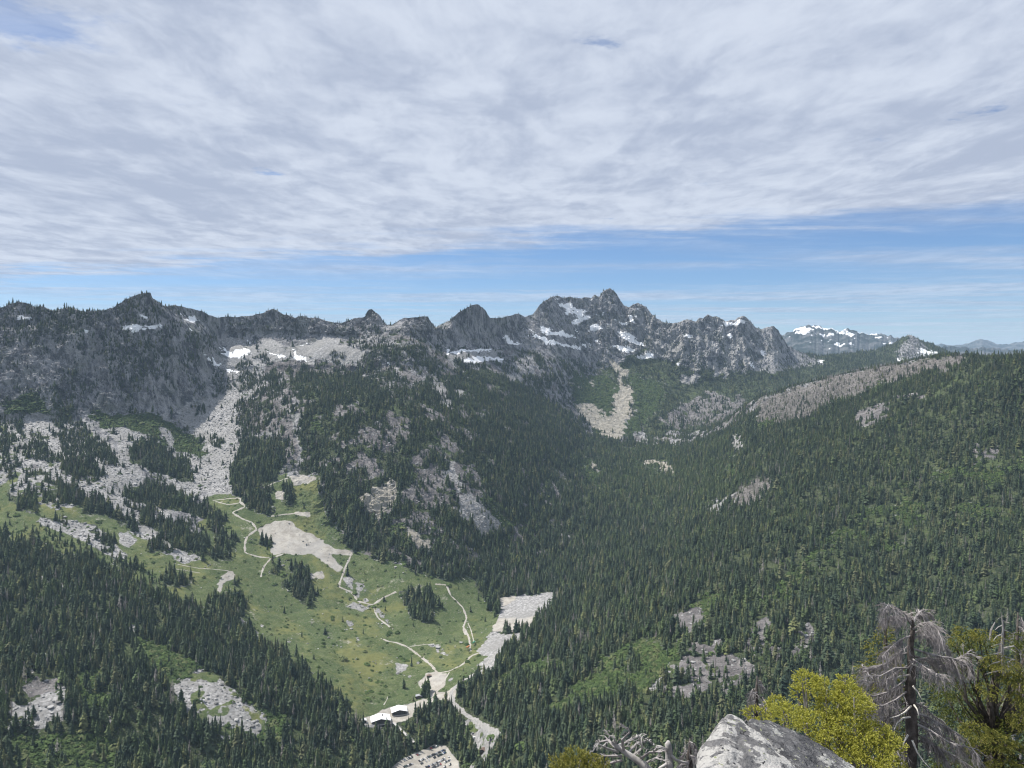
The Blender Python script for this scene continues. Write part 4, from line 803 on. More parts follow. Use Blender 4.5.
dst = (cov[:-1, :-1] == SCREE) * 1.0 + (cov[:-1, :-1] == PINK) * 0.45 + (cov[:-1, :-1] == DIRT) * 0.06 + (cov[:-1, :-1] == PALE) * .4 + ((cov[:-1, :-1] == GRASS) & (rb[:-1, :-1] > 0.30)) * 0.25
lam = np.where(inside & (GY[:-1, :-1] > 700) & (GY[:-1, :-1] < 2750) & (flat[:-1, :-1] < .3), area * dst / 26, 0)
cnt = RNG.poisson(np.minimum(lam, 30)); ri, rj = np.nonzero(cnt); rep = cnt[ri, rj]; ri = np.repeat(ri, rep); rj = np.repeat(rj, rep)
RP = sample(ri, rj); RS = np.exp(RNG.normal(0, .55, len(RP))) * 1.7; RS = np.clip(RS, .6, 7); RK = RNG.choice([11, 12, 13], len(RP))
print('stones', len(RP))
def scatter_object(name, P3, kind_idx, scl, label, cat):
    me = bpy.data.meshes.new(name); me.vertices.add(len(P3)); me.vertices.foreach_set('co', P3.astype(np.float32).ravel())
    for nm, ty, arr in (('kidx', 'INT', kind_idx.astype(np.int32)), ('size', 'FLOAT', scl.astype(np.float32)), ('turn', 'FLOAT', (RNG.random(len(P3)) * 6.283).astype(np.float32)), ('girth', 'FLOAT', np.exp(RNG.normal(0.22, .22, len(P3))).astype(np.float32))):
        at = me.attributes.new(nm, ty, 'POINT'); at.data.foreach_set('value', arr)
    o = bpy.data.objects.new(name, me); COL.objects.link(o)
    ng = bpy.data.node_groups.new(name + '_nodes', 'GeometryNodeTree')
    ng.interface.new_socket('Geometry', in_out='INPUT', socket_type='NodeSocketGeometry'); ng.interface.new_socket('Geometry', in_out='OUTPUT', socket_type='NodeSocketGeometry')
    n = ng.nodes; L = ng.links
    gi = n.new('NodeGroupInput'); go = n.new('NodeGroupOutput'); ci = n.new('GeometryNodeCollectionInfo'); ci.inputs[0].default_value = proto; ci.inputs[1].default_value = True; ci.inputs[2].default_value = True
    ip = n.new('GeometryNodeInstanceOnPoints'); ip.inputs['Pick Instance'].default_value = True
    def attr(nm, ty):
        a = n.new('GeometryNodeInputNamedAttribute'); a.data_type = ty; a.inputs[0].default_value = nm; return a.outputs[0]
    cr = n.new('ShaderNodeCombineXYZ'); L.new(attr('turn', 'FLOAT'), cr.inputs[2])
    sz = attr('size', 'FLOAT'); mm = n.new('ShaderNodeMath'); mm.operation = 'MULTIPLY'; L.new(sz, mm.inputs[0]); L.new(attr('girth', 'FLOAT'), mm.inputs[1])
    cs = n.new('ShaderNodeCombineXYZ'); L.new(mm.outputs[0], cs.inputs[0]); L.new(mm.outputs[0], cs.inputs[1]); L.new(sz, cs.inputs[2])
    L.new(gi.outputs[0], ip.inputs['Points']); L.new(ci.outputs[0], ip.inputs['Instance']); L.new(attr('kidx', 'INT'), ip.inputs['Instance Index'])
    L.new(cr.outputs[0], ip.inputs['Rotation']); L.new(cs.outputs[0], ip.inputs['Scale']); L.new(ip.outputs[0], go.inputs[0])
    md = o.modifiers.new('scatter', 'NODES'); md.node_group = ng
    tag(o, label, cat, None, 'stuff'); return o

# the trees that show largest are things of their own
vis = (tu > 2) & (tu < 1022) & (tv > 300) & (tv < 766 + 20 ) & (~isdead)
apparent = TH / TP[:, 1] * vis
order = np.argsort(-apparent)
chosen = []; cell = {}
o0 = Vector((0, 0, 0))
for k in order[:4000]:
    if len(chosen) >= 285: break
    p = Vector(TP[k]); top = p + Vector((0, 0, TH[k] * .7))
    r = BVH.ray_cast(o0 + top.normalized() * 300, top.normalized(), top.length - 300 - 4)
    if r[0] is not None: continue
    chosen.append(k)
chosen = np.array(chosen)
rest = np.ones(N, bool); rest[chosen] = False
# widths of the chosen are kept natural: height sets them
scatter_object('conifer_forest', TP[rest] - np.array([0, 0, .3]), TK[rest], TH[rest], 'dense dark green conifer forest covering the valley floor and mountainsides', 'forest')
scatter_object('talus_stones', RP, RK, RS, 'loose grey broken rock lying over the talus fans and bare patches', 'rocks')
scatter_object('shrub_cover', BP - np.array([0, 0, .3]), BK, BS, 'bright green low shrubs and brush on the open slopes and clearings', 'shrubs')
def tree_zone(u, v):
    if u < 90: return ('dark conifer on the wooded slope at the left edge, near the pale rock slabs', 'conifers near the pale slabs at the left edge')
    if u < 185: return ('dark conifer on the lower left slope, just left of the long grey talus patch', 'conifers left of the grey talus patch')
    if u < 270: return ('dark conifer in the woods below the long grey talus patch', 'conifers below the grey talus patch')
    if u < 345: return ('dark conifer in the woods along the lower edge of the ski meadow', 'conifers below the ski meadow')
    if u < 420: return ('tall conifer in the woods just below the white roofed lodges', 'conifers below the lodges')
    if u < 500: return ('tall conifer between the gravel car park and the access road', 'conifers between car park and road')
    if u < 560: return ('slender conifer on the slope right of the access road, at the bottom of the view', 'conifers right of the access road')
    if u < 660: return ('slender conifer on the slope above the tangled fallen dead wood', 'conifers above the fallen dead wood')
    if u < 760: return ('slender conifer on the slope above and behind the lichen covered boulder', 'conifers behind the lichen boulder')
    if u < 860: return ('slender conifer on the slope behind the bright yellow green fir', 'conifers behind the yellow green fir')
    if u < 950: return ('slender conifer on the slope behind the grey dead tree', 'conifers behind the grey dead tree')
    return ('slender conifer on the slope behind the fir at the right edge', 'conifers behind the right hand fir')
for k in chosen:
    kd = int(TK[k]); kd = kd if kd < 8 else 0
    e = empty('conifer', TP[k] - np.array([0, 0, .3]), float(RNG.random() * 6.28)); h = float(TH[k]); g_ = float(np.exp(RNG.normal(0.2, .18)))
    e.scale = (h * g_, h * g_, h)
    lb, gp = tree_zone(tu[k], tv[k]); tag(e, lb, 'conifer', gp)
    for nm, me in (('crown', crowns[kd]), ('trunk', trunks[kd])):
        c = bpy.data.objects.new(nm, me); COL.objects.link(c); c.parent = e
# ================================================================== things in the valley
def plain(name, col, rough=0.7, spec=0.3, var=0.0, scale=3.0, metal=0.0):
    m_, t = material(name)
    c = col
    if var:
        n_ = t.noise(t.node('ShaderNodeTexCoord').outputs['Object'], scale, 5, 0.65)
        c = t.mix(t.mr(n_, 0.35, 0.65), tuple(x * (1 - var) for x in col), tuple(min(1, x * (1 + var)) for x in col))
    b = finish(t, c, rough, None, spec); b.inputs['Metallic'].default_value = metal
    return m_
M_ROOF = plain('white_metal_roof', (0.74, 0.75, 0.76), 0.45, 0.4, 0.05, 0.3)
M_WALL = plain('dark_brown_siding', (0.055, 0.042, 0.035), 0.8, 0.2, 0.25, 0.6)
M_GLASS = plain('window_glass', (0.03, 0.04, 0.05), 0.1, 0.6)
M_CONC = plain('concrete', (0.42, 0.41, 0.39), 0.9, 0.2, 0.12, 0.5)
M_GREYR = plain('grey_metal_roof', (0.30, 0.31, 0.33), 0.5, 0.4, 0.1, 0.5)
M_BRNR = plain('brown_shingles', (0.16, 0.12, 0.10), 0.9, 0.1, 0.2, 0.8)
M_TIMB = plain('weathered_timber', (0.30, 0.28, 0.26), 0.85, 0.2, 0.2, 2.0)
M_STEEL = plain('galvanised_steel', (0.38, 0.39, 0.40), 0.45, 0.5, 0.05, 1.0, 0.5)
M_ORNG = plain('orange_paint', (0.50, 0.20, 0.07), 0.5, 0.4, 0.1)
M_GRN = plain('green_paint', (0.05, 0.22, 0.13), 0.5, 0.4, 0.1)
M_WHT = plain('white_paint', (0.75, 0.75, 0.74), 0.4, 0.5, 0.04)
M_TYRE = plain('black_rubber', (0.02, 0.02, 0.02), 0.9, 0.2)

def ground(u, v):
    p = hit(u, v); return p
def prism_roof(w, d, h0, rise, over, th=0.35):
    """gabled slab roof, ridge along local y"""
    mb = MB(); x, y = w / 2 + over, d / 2 + over; zl = h0 - rise * over / (w / 2)
    a = [(-x, -y, zl), (0, -y, h0 + rise), (x, -y, zl), (-x, y, zl), (0, y, h0 + rise), (x, y, zl)]
    b = [(p[0], p[1], p[2] + th) for p in a]; V = a + b
    mb.add(V, [(0, 3, 4, 1), (1, 4, 5, 2), (6, 7, 10, 9), (7, 8, 11, 10), (0, 1, 7, 6), (1, 2, 8, 7), (4, 3, 9, 10), (5, 4, 10, 11), (3, 0, 6, 9), (2, 5, 11, 8)])
    return mb
def gable_walls(w, d, h0, rise):
    mb = MB(); x, y = w / 2, d / 2; e = 0.05
    V = [(-x, -y, -3), (x, -y, -3), (x, -y, h0 - e), (0, -y, h0 + rise - e), (-x, -y, h0 - e), (-x, y, -3), (x, y, -3), (x, y, h0 - e), (0, y, h0 + rise - e), (-x, y, h0 - e)]
    mb.add(V, [(0, 1, 2, 3, 4), (6, 5, 9, 8, 7), (1, 6, 7, 2), (5, 0, 4, 9)])
    return mb
def building(name, u, v, w, d, h0, rise, rz, roofm, wallm, label, cat='building', over=1.2, floors=2, deck=False, chimney=False):
    p = ground(u, v); e = empty(name, (p.x, p.y, p.z - 0.2), math.radians(rz)); tag(e, label, cat)
    gable_walls(w, d, h0, rise).build('wall', wallm, e)
    rf = prism_roof(w, d, h0, rise, over).build('roof', roofm, e)
    n = max(2, int(w / 3.2))
    for fl in range(floors):
        zc = 1.7 + fl * 3.0
        for i in range(n):
            x = -w / 2 + w * (i + .5) / n
            if zc + .9 > h0 + rise * (1 - abs(x) / (w / 2)) - 0.4: continue
            fr = MB(); fr.box((x, -d / 2 - 0.04, zc), (1.9, 0.1, 1.6)); f_ = fr.build('window', M_TIMB, e)
            g_ = MB(); g_.box((x, -d / 2 - 0.11, zc), (1.6, 0.06, 1.3)); g_.build('pane', M_GLASS, f_)
    dr = MB(); dr.box((w / 2 + 0.05, 0, 1.1), (0.12, 1.4, 2.2)); dr.build('door', M_TIMB, e)
    if deck:
        dk = MB(); dk.box((0, -d / 2 - 2.2, 0.35), (w * 0.9, 4.2, 0.3)); dk.build('deck', M_TIMB, e)
    if chimney:
        c = MB(); c.box((w * .12, d * .1, h0 + rise + 0.6), (1.4, 1.4, 2.6)); c.build('chimney', M_WALL, rf)
    return e
building('ski_lodge', 380.5, 721.5, 29, 19, 5.6, 3.6, 14, M_ROOF, M_WALL, 'nearer and wider of the twin dark lodges, white metal roof with a chimney', 'lodge', 1.8, 2, True, True)
building('ski_lodge', 399.0, 712.5, 24, 17, 5.4, 3.2, 14, M_ROOF, M_WALL, 'farther and smaller of the twin dark lodges, clean white roof without chimney', 'lodge', 1.6, 2, True)
building('shed', 364, 721.5, 7, 6, 3.0, 0.9, 14, M_ROOF, M_WALL, 'tiny white roofed shed beside the left end of the lodges', 'shed', 0.5, 1)
building('service_building', 419, 697.5, 11, 7, 3.6, 1.1, 6, M_GREYR, M_WALL, 'low grey roofed service building on the gravel uphill of the lodges', 'building', 0.6, 1)
building('shed', 429, 677, 8, 5, 3.0, 1.0, 10, M_BRNR, M_WALL, 'small dark shed on the pale gravel at the foot of the ski meadow', 'shed', 0.5, 1)
building('pump_house', 483, 751.5, 9, 7, 3.2, 1.8, -20, M_BRNR, M_WALL, 'brown roofed hut at the edge of the grey gravel yard', 'hut', 0.6, 1)

def lift_station(u, v, rz, paint_m, label):
    p = ground(u, v); e = empty('chairlift_terminal', (p.x, p.y, p.z), math.radians(rz)); tag(e, label, 'chairlift terminal')
    mb = MB(); mb.box((-3.4, 0, 2.4), (0.9, 0.9, 5.2)); mb.build('support', M_CONC, e)
    mb = MB(); mb.box((3.2, 0, 2.4), (0.9, 0.9, 5.2)); mb.build('support', M_CONC, e)
    mb = MB(); mb.box((0, 0, 5.7), (9.5, 2.8, 1.5)); mb.box((0, 0, 6.65), (8.8, 2.2, 0.4)); mb.box((-4.9, 0, 5.6), (0.5, 2.0, 1.0)); mb.build('housing', paint_m, e)
    mb = MB(); mb.tube([(4.6, 0, 4.85), (4.6, 0, 5.05)], [2.4, 2.4], 18); mb.build('bullwheel', M_STEEL, e)
    return e
lift_station(468.0, 649.5, 60, M_ORNG, 'orange chairlift terminal at the lower end of the right hand track')
lift_station(473.8, 645.0, 70, M_GRN, 'green chairlift terminal just right of the orange one')

# footbridge from the lodges to the car park
pa, pb = ground(393.5, 723.5), ground(414, 744)
za, zb = pa.z + 1.5, pb.z + 3.0
if True:
    e = empty('footbridge', ((pa.x + pb.x) / 2, (pa.y + pb.y) / 2, min(pa.z, pb.z))); tag(e, 'long narrow grey footbridge sloping through the trees from the lodges to the car park', 'footbridge')
    o_ = Vector(e.location); A0 = Vector((pa.x, pa.y, za)) - o_; B0 = Vector((pb.x, pb.y, zb)) - o_; d_ = (B0 - A0); L_ = d_.length; s_ = Vector((-d_.y, d_.x, 0)).normalized()
    mb = MB(); w_ = 1.9; mb.add([A0 + s_ * w_, A0 - s_ * w_, B0 - s_ * w_, B0 + s_ * w_] + [q - Vector((0, 0, .4)) for q in (A0 + s_ * w_, A0 - s_ * w_, B0 - s_ * w_, B0 + s_ * w_)], [(0, 1, 2, 3), (7, 6, 5, 4), (0, 4, 5, 1), (1, 5, 6, 2), (2, 6, 7, 3), (3, 7, 4, 0)]); mb.build('deck', M_CONC, e)
    for sg in (-1, 1):
        mb = MB(); mb.tube([A0 + s_ * w_ * sg * .96 + Vector((0, 0, 1.1)), B0 + s_ * w_ * sg * .96 + Vector((0, 0, 1.1))], 0.07, 5)
        for k in range(13):
            q = A0 + d_ * k / 12 + s_ * w_ * sg * .96; mb.tube([q + Vector((0, 0, .02)), q + Vector((0, 0, 1.1))], 0.05, 4)
        mb.build('railing', M_STEEL, e)
    for k in range(1, 6):
        q = A0 + d_ * k / 6; g_ = drop(q.x + o_.x, q.y + o_.y); zg = (g_.z - o_.z) if g_ else -5
        mb = MB(); mb.box((q.x, q.y, (q.z - .42 + zg - 1) / 2), (0.7, 0.7, max(.5, q.z - .42 - zg + 1))); mb.build('pier', M_CONC, e)
BRIDGE = (pa, pb)

# cars in the gravel car park
CARP = [('white', (0.62, 0.62, 0.62)), ('black', (0.018, 0.018, 0.02)), ('dark grey', (0.06, 0.062, 0.068)), ('silver', (0.34, 0.35, 0.36)), ('blue', (0.03, 0.06, 0.16)), ('red', (0.22, 0.025, 0.025)), ('dark green', (0.03, 0.06, 0.045))]
carm = [plain('car_paint_' + c.replace(' ', '_'), rgb, 0.3, 0.6) for c, rgb in CARP]
def car_body(tall):
    mb = MB(); L, W_, h = 4.6, 1.85, 0.72 if tall else 0.62; roof = 1.78 if tall else 1.42
    xs = [-2.3, -2.15, -.95 if tall else -1.15, 0.6, 1.35, 2.2, 2.3]; bot = .28
    prof = [(-2.3, .5), (-2.28, h + .18), (-2.0, h + .28 if not tall else roof - .35), (-1.6 if not tall else -1.9, h + .32 if not tall else roof - .05), (-1.0 if not tall else -1.2, roof - .04), (.1, roof), (.55, roof - .08), (1.15, h + .34), (2.1, h + .16), (2.3, h - .1), (2.28, .35), (-2.25, .3)]
    n = len(prof); V = []
    for x, z in prof: V.append((x, -(W_ / 2 if z < h + .4 else W_ / 2 - .2), z))
    for x, z in prof: V.append((x, (W_ / 2 if z < h + .4 else W_ / 2 - .2), z))
    mb.add(V, [tuple(range(n)), tuple(reversed(range(n, 2 * n)))] + [(i, i + n, (i + 1) % n + n, (i + 1) % n) for i in range(n)])
    return mb
def car_glass(tall):
    mb = MB(); roof = 1.78 if tall else 1.42; h = .98 if not tall else 1.05
    for s in (-1, 1):
        y = .935 * s if False else .74 * s
        mb.add([(-1.6, y * 1.24, h + .02), (1.0, y * 1.24, h + .02), (.45, y * 1.0, roof - .1), (-1.05 if not tall else -1.7, y * 1.0, roof - .1)], [(0, 1, 2, 3) if s < 0 else (3, 2, 1, 0)])
    mb.add([(1.19, -.7, h + .06), (1.19, .7, h + .06), (.60, .62, roof - .05), (.60, -.62, roof - .05)], [(0, 1, 2, 3)])
    xb = -2.0 if not tall else -2.3
    mb.add([(xb + (.12 if not tall else 0), .68, h + .08), (xb + (.12 if not tall else 0), -.68, h + .08), (-1.0 if not tall else -2.0, -.6, roof - .02), (-1.0 if not tall else -2.0, .6, roof - .02)], [(0, 1, 2, 3)])
    return mb
def car_wheels():
    out = []
    for x in (-1.4, 1.4):
        for y in (-.86, .86):
            mb = MB(); mb.tube([(x, y - .11, .33), (x, y + .11, .33)], [.33, .33], 10); out.append(mb)
    return out
bodies = [[car_body(t_).mesh('car_body', [m_]) for m_ in carm] for t_ in (False, True)]; glasses = [car_glass(t_).mesh('windows', [M_GLASS]) for t_ in (False, True)]
wheels = [w_.mesh('wheel', [M_TYRE]) for w_ in car_wheels()]
rc = random.Random(5)
def place_car(u, v, head, row, ci=None, tall=None):
    p = ground(u, v)
    if p is None: return
    ci = rc.choices(range(7), [5, 4, 6, 4, 2, 1.5, 1])[0] if ci is None else ci; tall = rc.random() < .55 if tall is None else tall
    o = bpy.data.objects.new('parked_car', bodies[int(tall)][ci]); COL.objects.link(o); o.location = (p.x, p.y, p.z + .03); o.rotation_euler = (0, 0, head)
    tag(o, '%s %s in the %s' % (CARP[ci][0], 'high roofed car' if tall else 'low car', row), 'car', 'cars parked in the gravel car park')
    g_ = bpy.data.objects.new('windows', glasses[int(tall)]); COL.objects.link(g_); g_.parent = o
    for w_ in wheels:
        q = bpy.data.objects.new('wheel', w_); COL.objects.link(q); q.parent = o
def row(a, b, n, name, skip=0.12):
    a, b = zm(8.533, 360, 690, [a])[0], zm(8.533, 360, 690, [b])[0]; pa_, pb_ = ground(*a), ground(*b); dr_ = math.atan2(pb_.y - pa_.y, pb_.x - pa_.x) + math.pi / 2
    for k in range(n):
        if rc.random() < skip: continue
        f = (k + .5) / n; place_car(a[0] + (b[0] - a[0]) * f, a[1] + (b[1] - a[1]) * f, dr_ + rc.uniform(-.05, .05) + (math.pi if rc.random() < .5 else 0), name)
row((595, 500), (668, 478), 7, 'short top row of the gravel car park')
row((368, 605), (530, 540), 14, 'first full row of the gravel car park', .2)
row((500, 610), (730, 508), 21, 'upper middle row of the gravel car park')
row((515, 632), (735, 532), 20, 'lower middle row of the gravel car park', .25)
row((370, 662), (450, 630), 7, 'short left corner row of the gravel car park')
row((560, 665), (762, 572), 18, 'upper bottom row of the gravel car park')
row((590, 680), (775, 596), 16, 'lower bottom row of the gravel car park', .25)
row((700, 668), (790, 630), 8, 'road side row of the gravel car park', .2)
p_ = zm(4.5714, 340, 600, [(586, 634), (612, 634)])
def truck(u, v, head, label):
    p = ground(u, v); e = empty('box_truck', (p.x, p.y, p.z), head); tag(e, label, 'truck')
    mb = MB(); mb.box((-1.2, 0, 1.95), (5.2, 2.4, 2.5)); mb.build('cargo_box', M_WHT, e)
    mb = MB(); mb.add([(1.5, -1.1, .6), (3.4, -1.1, .6), (3.4, -1.1, 1.5), (2.7, -1.1, 2.4), (1.5, -1.1, 2.4), (1.5, 1.1, .6), (3.4, 1.1, .6), (3.4, 1.1, 1.5), (2.7, 1.1, 2.4), (1.5, 1.1, 2.4)], [(0, 1, 2, 3, 4), (9, 8, 7, 6, 5), (0, 5, 6, 1), (1, 6, 7, 2), (2, 7, 8, 3), (3, 8, 9, 4), (4, 9, 5, 0)]); mb.build('cab', M_WHT, e)
    for x in (-2.6, 2.4):
        for y in (-1.0, 1.0):
            mb = MB(); mb.tube([(x, y - .14, .48), (x, y + .14, .48)], [.48, .48], 12); mb.build('wheel', M_TYRE, e)
truck(p_[0][0], p_[0][1], 0.2, 'white box truck in the grey gravel yard, the left one of the pair')
truck(p_[1][0], p_[1][1], 0.5, 'white box truck in the grey gravel yard, the right one of the pair')
place_car(469.0, 733.5, 0.4, 'grey gravel yard behind the two trucks', 2, True); place_car(473.5, 734.0, 0.2, 'grey gravel yard behind the two trucks', 1, False)
M_YEL = plain('yellow_paint', (0.45, 0.30, 0.04), 0.5, 0.4, 0.1)
def digger(u, v, head, m_, label):
    p = ground(u, v); e = empty('excavator', (p.x, p.y, p.z), head); tag(e, label, 'excavator')
    for y in (-1.1, 1.1):
        mb = MB(); mb.tube([(-1.7, y, .45), (1.7, y, .45)], [.45, .45], 8); mb.box((0, y, .45), (3.4, .6, .88)); mb.build('track', M_TYRE, e)
    mb = MB(); mb.box((-.4, 0, 1.5), (3.4, 2.4, 1.0)); mb.box((-1.4, 0, 2.15), (1.3, 2.3, .4)); mb.build('body', m_, e)
    mb = MB(); mb.box((.6, .6, 2.4), (1.3, 1.0, 1.3)); mb.build('cab', M_GLASS, e)
    mb = MB(); mb.tube([(1.0, -.3, 1.8), (3.2, -.3, 4.0), (5.4, -.3, 2.8)], [.28, .26, .2], 6); mb.tube([(5.4, -.3, 2.8), (5.0, -.3, .8)], [.2, .18], 6); mb.build('arm', m_, e)
    mb = MB(); mb.box((4.8, -.3, .6), (.9, 1.0, .7)); mb.build('bucket', M_TYRE, e)
digger(306.5, 545.0, 0.6, M_GREYR, 'small dark excavator standing on the pale dirt pad in the ski bowl')

# ================================================================== the summit: boulder, firs and dead wood close to the camera
def cp(u, v, Y): return Vector(((u - CU) / FP * Y, Y, -(v - HV) / FP * Y))
# --- rock with lichen
def lichen_mat(name, base_a, base_b, white, thr, blob):
    m_, t = material(name); co = t.node('ShaderNodeTexCoord').outputs['Object']
    n1 = t.noise(co, 9.0, 8, 0.7); n2 = t.noise(co, 38.0, 6, 0.7); n3 = t.noise(co, 130.0, 3, 0.6); n4 = t.noise(co, 3.2, 5, 0.6)
    wco = t.node('ShaderNodeVectorMath', {'operation': 'MULTIPLY_ADD'}, i0=t.noise(co, 14.0, 4, 0.6, out=1), i1=(0.09, 0.09, 0.09), i2=co).outputs[0]
    v1 = t.node('ShaderNodeTexVoronoi', None, Vector=wco, Scale=blob); v2 = t.node('ShaderNodeTexVoronoi', None, Vector=wco, Scale=blob * 2.3)
    c = t.mix(t.mr(n1, 0.35, 0.65), base_a, base_b)
    wh = t.m('MULTIPLY', t.mr(t.m('ADD', t.noise(co, 6.0, 5, 0.6), t.m('MULTIPLY', t.m('SUBTRACT', n1, 0.5), 0.8)), thr, thr + 0.05), t.mr(n2, 0.30, 0.42))
    c = t.mix(wh, c, white)
    bl = t.mr(v1.outputs['Distance'], 0.40, 0.36, 0, 1); rnd = t.node('ShaderNodeSeparateColor', None, Color=v1.outputs['Color'])
    c = t.mix(t.m('MULTIPLY', bl, t.m('GREATER_THAN', rnd.outputs[0], 0.38)), c, t.mix(t.mr(n2, .35, .65), (0.13, 0.13, 0.135), (0.24, 0.24, 0.245)))
    bl2 = t.mr(v2.outputs['Distance'], 0.32, 0.26, 0, 1); rnd2 = t.node('ShaderNodeSeparateColor', None, Color=v2.outputs['Color'])
    c = t.mix(t.m('MULTIPLY', bl2, t.m('GREATER_THAN', rnd2.outputs[1], 0.72)), c, (0.05, 0.05, 0.055))
    c = t.mix(t.m('MULTIPLY', bl2, t.m('GREATER_THAN', rnd2.outputs[2], 0.86)), c, (0.30, 0.32, 0.20))
    c = t.mix(t.mr(n3, 0.58, 0.7, 0, 0.5), c, (0.10, 0.10, 0.10))
    h = t.m('ADD', t.m('MULTIPLY', n1, 0.06), t.m('ADD', t.m('MULTIPLY', n2, 0.012), t.m('MULTIPLY', n3, 0.004)))
    finish(t, c, 0.92, t.node('ShaderNodeBump', None, Strength=1.0, Distance=1.0, Height=h).outputs[0], 0.15)
    return m_
M_LICH = lichen_mat('lichen_rock', (0.13, 0.13, 0.135), (0.27, 0.265, 0.26), (0.50, 0.49, 0.47), 0.46, 17.0)
M_LICH2 = lichen_mat('grey_lichen_rock', (0.07, 0.072, 0.078), (0.17, 0.17, 0.175), (0.42, 0.42, 0.40), 0.57, 22.0)
def rock_from(name, pts, mat, seed, amp=0.02, levels=5):
    c = sum(pts, Vector()) / len(pts); bm = bmesh.new()
    for p in pts: bm.verts.new(p - c)
    r_ = bmesh.ops.convex_hull(bm, input=bm.verts); bmesh.ops.delete(bm, geom=[g for g in r_['geom_interior'] if isinstance(g, bmesh.types.BMVert)], context='VERTS')
    bmesh.ops.bevel(bm, geom=list(bm.edges), offset=0.008, segments=1, affect='EDGES', profile=0.6)
    for _ in range(levels):
        es = [e for e in bm.edges if e.calc_length() > 0.022]
        if not es: break
        bmesh.ops.subdivide_edges(bm, edges=es, cuts=1, use_grid_fill=True)
        bmesh.ops.triangulate(bm, faces=[f for f in bm.faces if len(f.verts) > 4])
    bm.normal_update(); co = np.array([v.co[:] for v in bm.verts]); nm = np.array([v.normal[:] for v in bm.verts])
    n_ = fbm(co[:, 0] * 4, co[:, 1] * 4, co[:, 2] * 4, 6, seed, .62) * amp * 2.2 + np.minimum(ridged(co[:, 0] * 9, co[:, 1] * 9, co[:, 2] * 9, 4, seed + 3, .6), 0.3) * amp * 1.1
    co = co + nm * n_[:, None]
    for v, q in zip(bm.verts, co): v.co = q
    me = bpy.data.meshes.new(name); bm.to_mesh(me); bm.free(); me.materials.append(mat)
    o = bpy.data.objects.new(name, me); COL.objects.link(o); o.location = c; return o
b1 = rock_from('boulder', [cp(693, 772, 3.0), cp(699, 752, 3.15), cp(714, 737, 3.3), cp(722, 724, 3.4), cp(729, 714.5, 3.55), cp(737, 717, 3.6), cp(744, 733, 3.5), cp(770, 751, 3.35), cp(796, 768, 3.2), cp(820, 810, 2.95), cp(700, 830, 2.85), cp(760, 850, 2.7),
     cp(735, 721, 3.8), cp(704, 752, 3.8), cp(790, 775, 3.5), cp(720, 870, 3.9), cp(820, 870, 3.6), cp(728, 750, 3.1)], M_LICH, 5, 0.011)
tag(b1, 'pale boulder blotched with white and grey lichen, the left one of two slabs', 'boulder')
b2 = rock_from('boulder', [cp(748, 722, 3.75), cp(757, 719.5, 3.8), cp(772, 722.5, 3.85), cp(790, 733, 3.85), cp(820, 748, 3.8), cp(842, 759, 3.7), cp(862, 774, 3.6), cp(868, 800, 3.5), cp(790, 762, 3.45), cp(830, 790, 3.3), cp(752, 738, 3.7),
     cp(760, 727, 4.3), cp(850, 770, 4.3), cp(860, 850, 4.2), cp(770, 850, 4.2), cp(835, 840, 3.4)], M_LICH2, 8, 0.012)
tag(b2, 'long dark grey slab with a cracked top leaning behind the pale lichen boulder', 'boulder')

# --- needle foliage
def foliage(name, centres, dirs, lens, mat, parent, seed, needles=26, nl=0.020, nw=0.0032, droop=0.0):
    """bottle-brush twigs: each twig is a line thick with needles"""
    r = np.random.default_rng(seed); n = len(centres); C_ = np.repeat(np.array(centres), needles, 0); D = np.array(dirs); D /= np.linalg.norm(D, axis=1)[:, None]; D = np.repeat(D, needles, 0); Ln = np.repeat(np.array(lens), needles)
    tt = r.random(len(C_)); base = C_ + D * (tt * Ln)[:, None]; base[:, 2] -= droop * tt ** 2 * Ln
    rv = r.normal(size=C_.shape); rv -= D * (rv * D).sum(1)[:, None]; rv /= np.linalg.norm(rv, axis=1)[:, None]
    nd = rv * 0.8 + D * 0.75 + np.array([0, 0, 0.18]); nd /= np.linalg.norm(nd, axis=1)[:, None]
    side = np.cross(nd, r.normal(size=nd.shape)); side /= np.linalg.norm(side, axis=1)[:, None]
    L_ = nl * r.uniform(.7, 1.3, len(C_)) * (1.1 - .45 * tt); W_ = nw * r.uniform(.8, 1.3, len(C_))
    V = np.stack([base - side * W_[:, None], base + side * W_[:, None], base + nd * L_[:, None] * .7 + side * W_[:, None] * .9, base + nd * L_[:, None], base + nd * L_[:, None] * .7 - side * W_[:, None] * .9], 1)
    m_ = len(V); me = bpy.data.meshes.new(name); me.vertices.add(m_ * 5); me.vertices.foreach_set('co', V.reshape(-1).astype(np.float32))
    me.loops.add(m_ * 5); me.loops.foreach_set('vertex_index', np.arange(m_ * 5, dtype=np.int32)); me.polygons.add(m_)
    me.polygons.foreach_set('loop_start', np.arange(0, m_ * 5, 5, dtype=np.int32)); me.polygons.foreach_set('loop_total', np.full(m_, 5, np.int32)); me.update(calc_edges=True)
    tw = np.repeat(r.random(n), needles * 5).astype(np.float32); at = me.attributes.new('twig', 'FLOAT', 'POINT'); at.data.foreach_set('value', tw)
    tp = np.repeat(tt, 5).astype(np.float32); at = me.attributes.new('along', 'FLOAT', 'POINT'); at.data.foreach_set('value', tp)
    me.materials.append(mat); o = bpy.data.objects.new(name, me); COL.objects.link(o)
    if parent is not None: o.parent = parent; o.matrix_parent_inverse = Matrix.Translation(-Vector(parent.location))
    return o
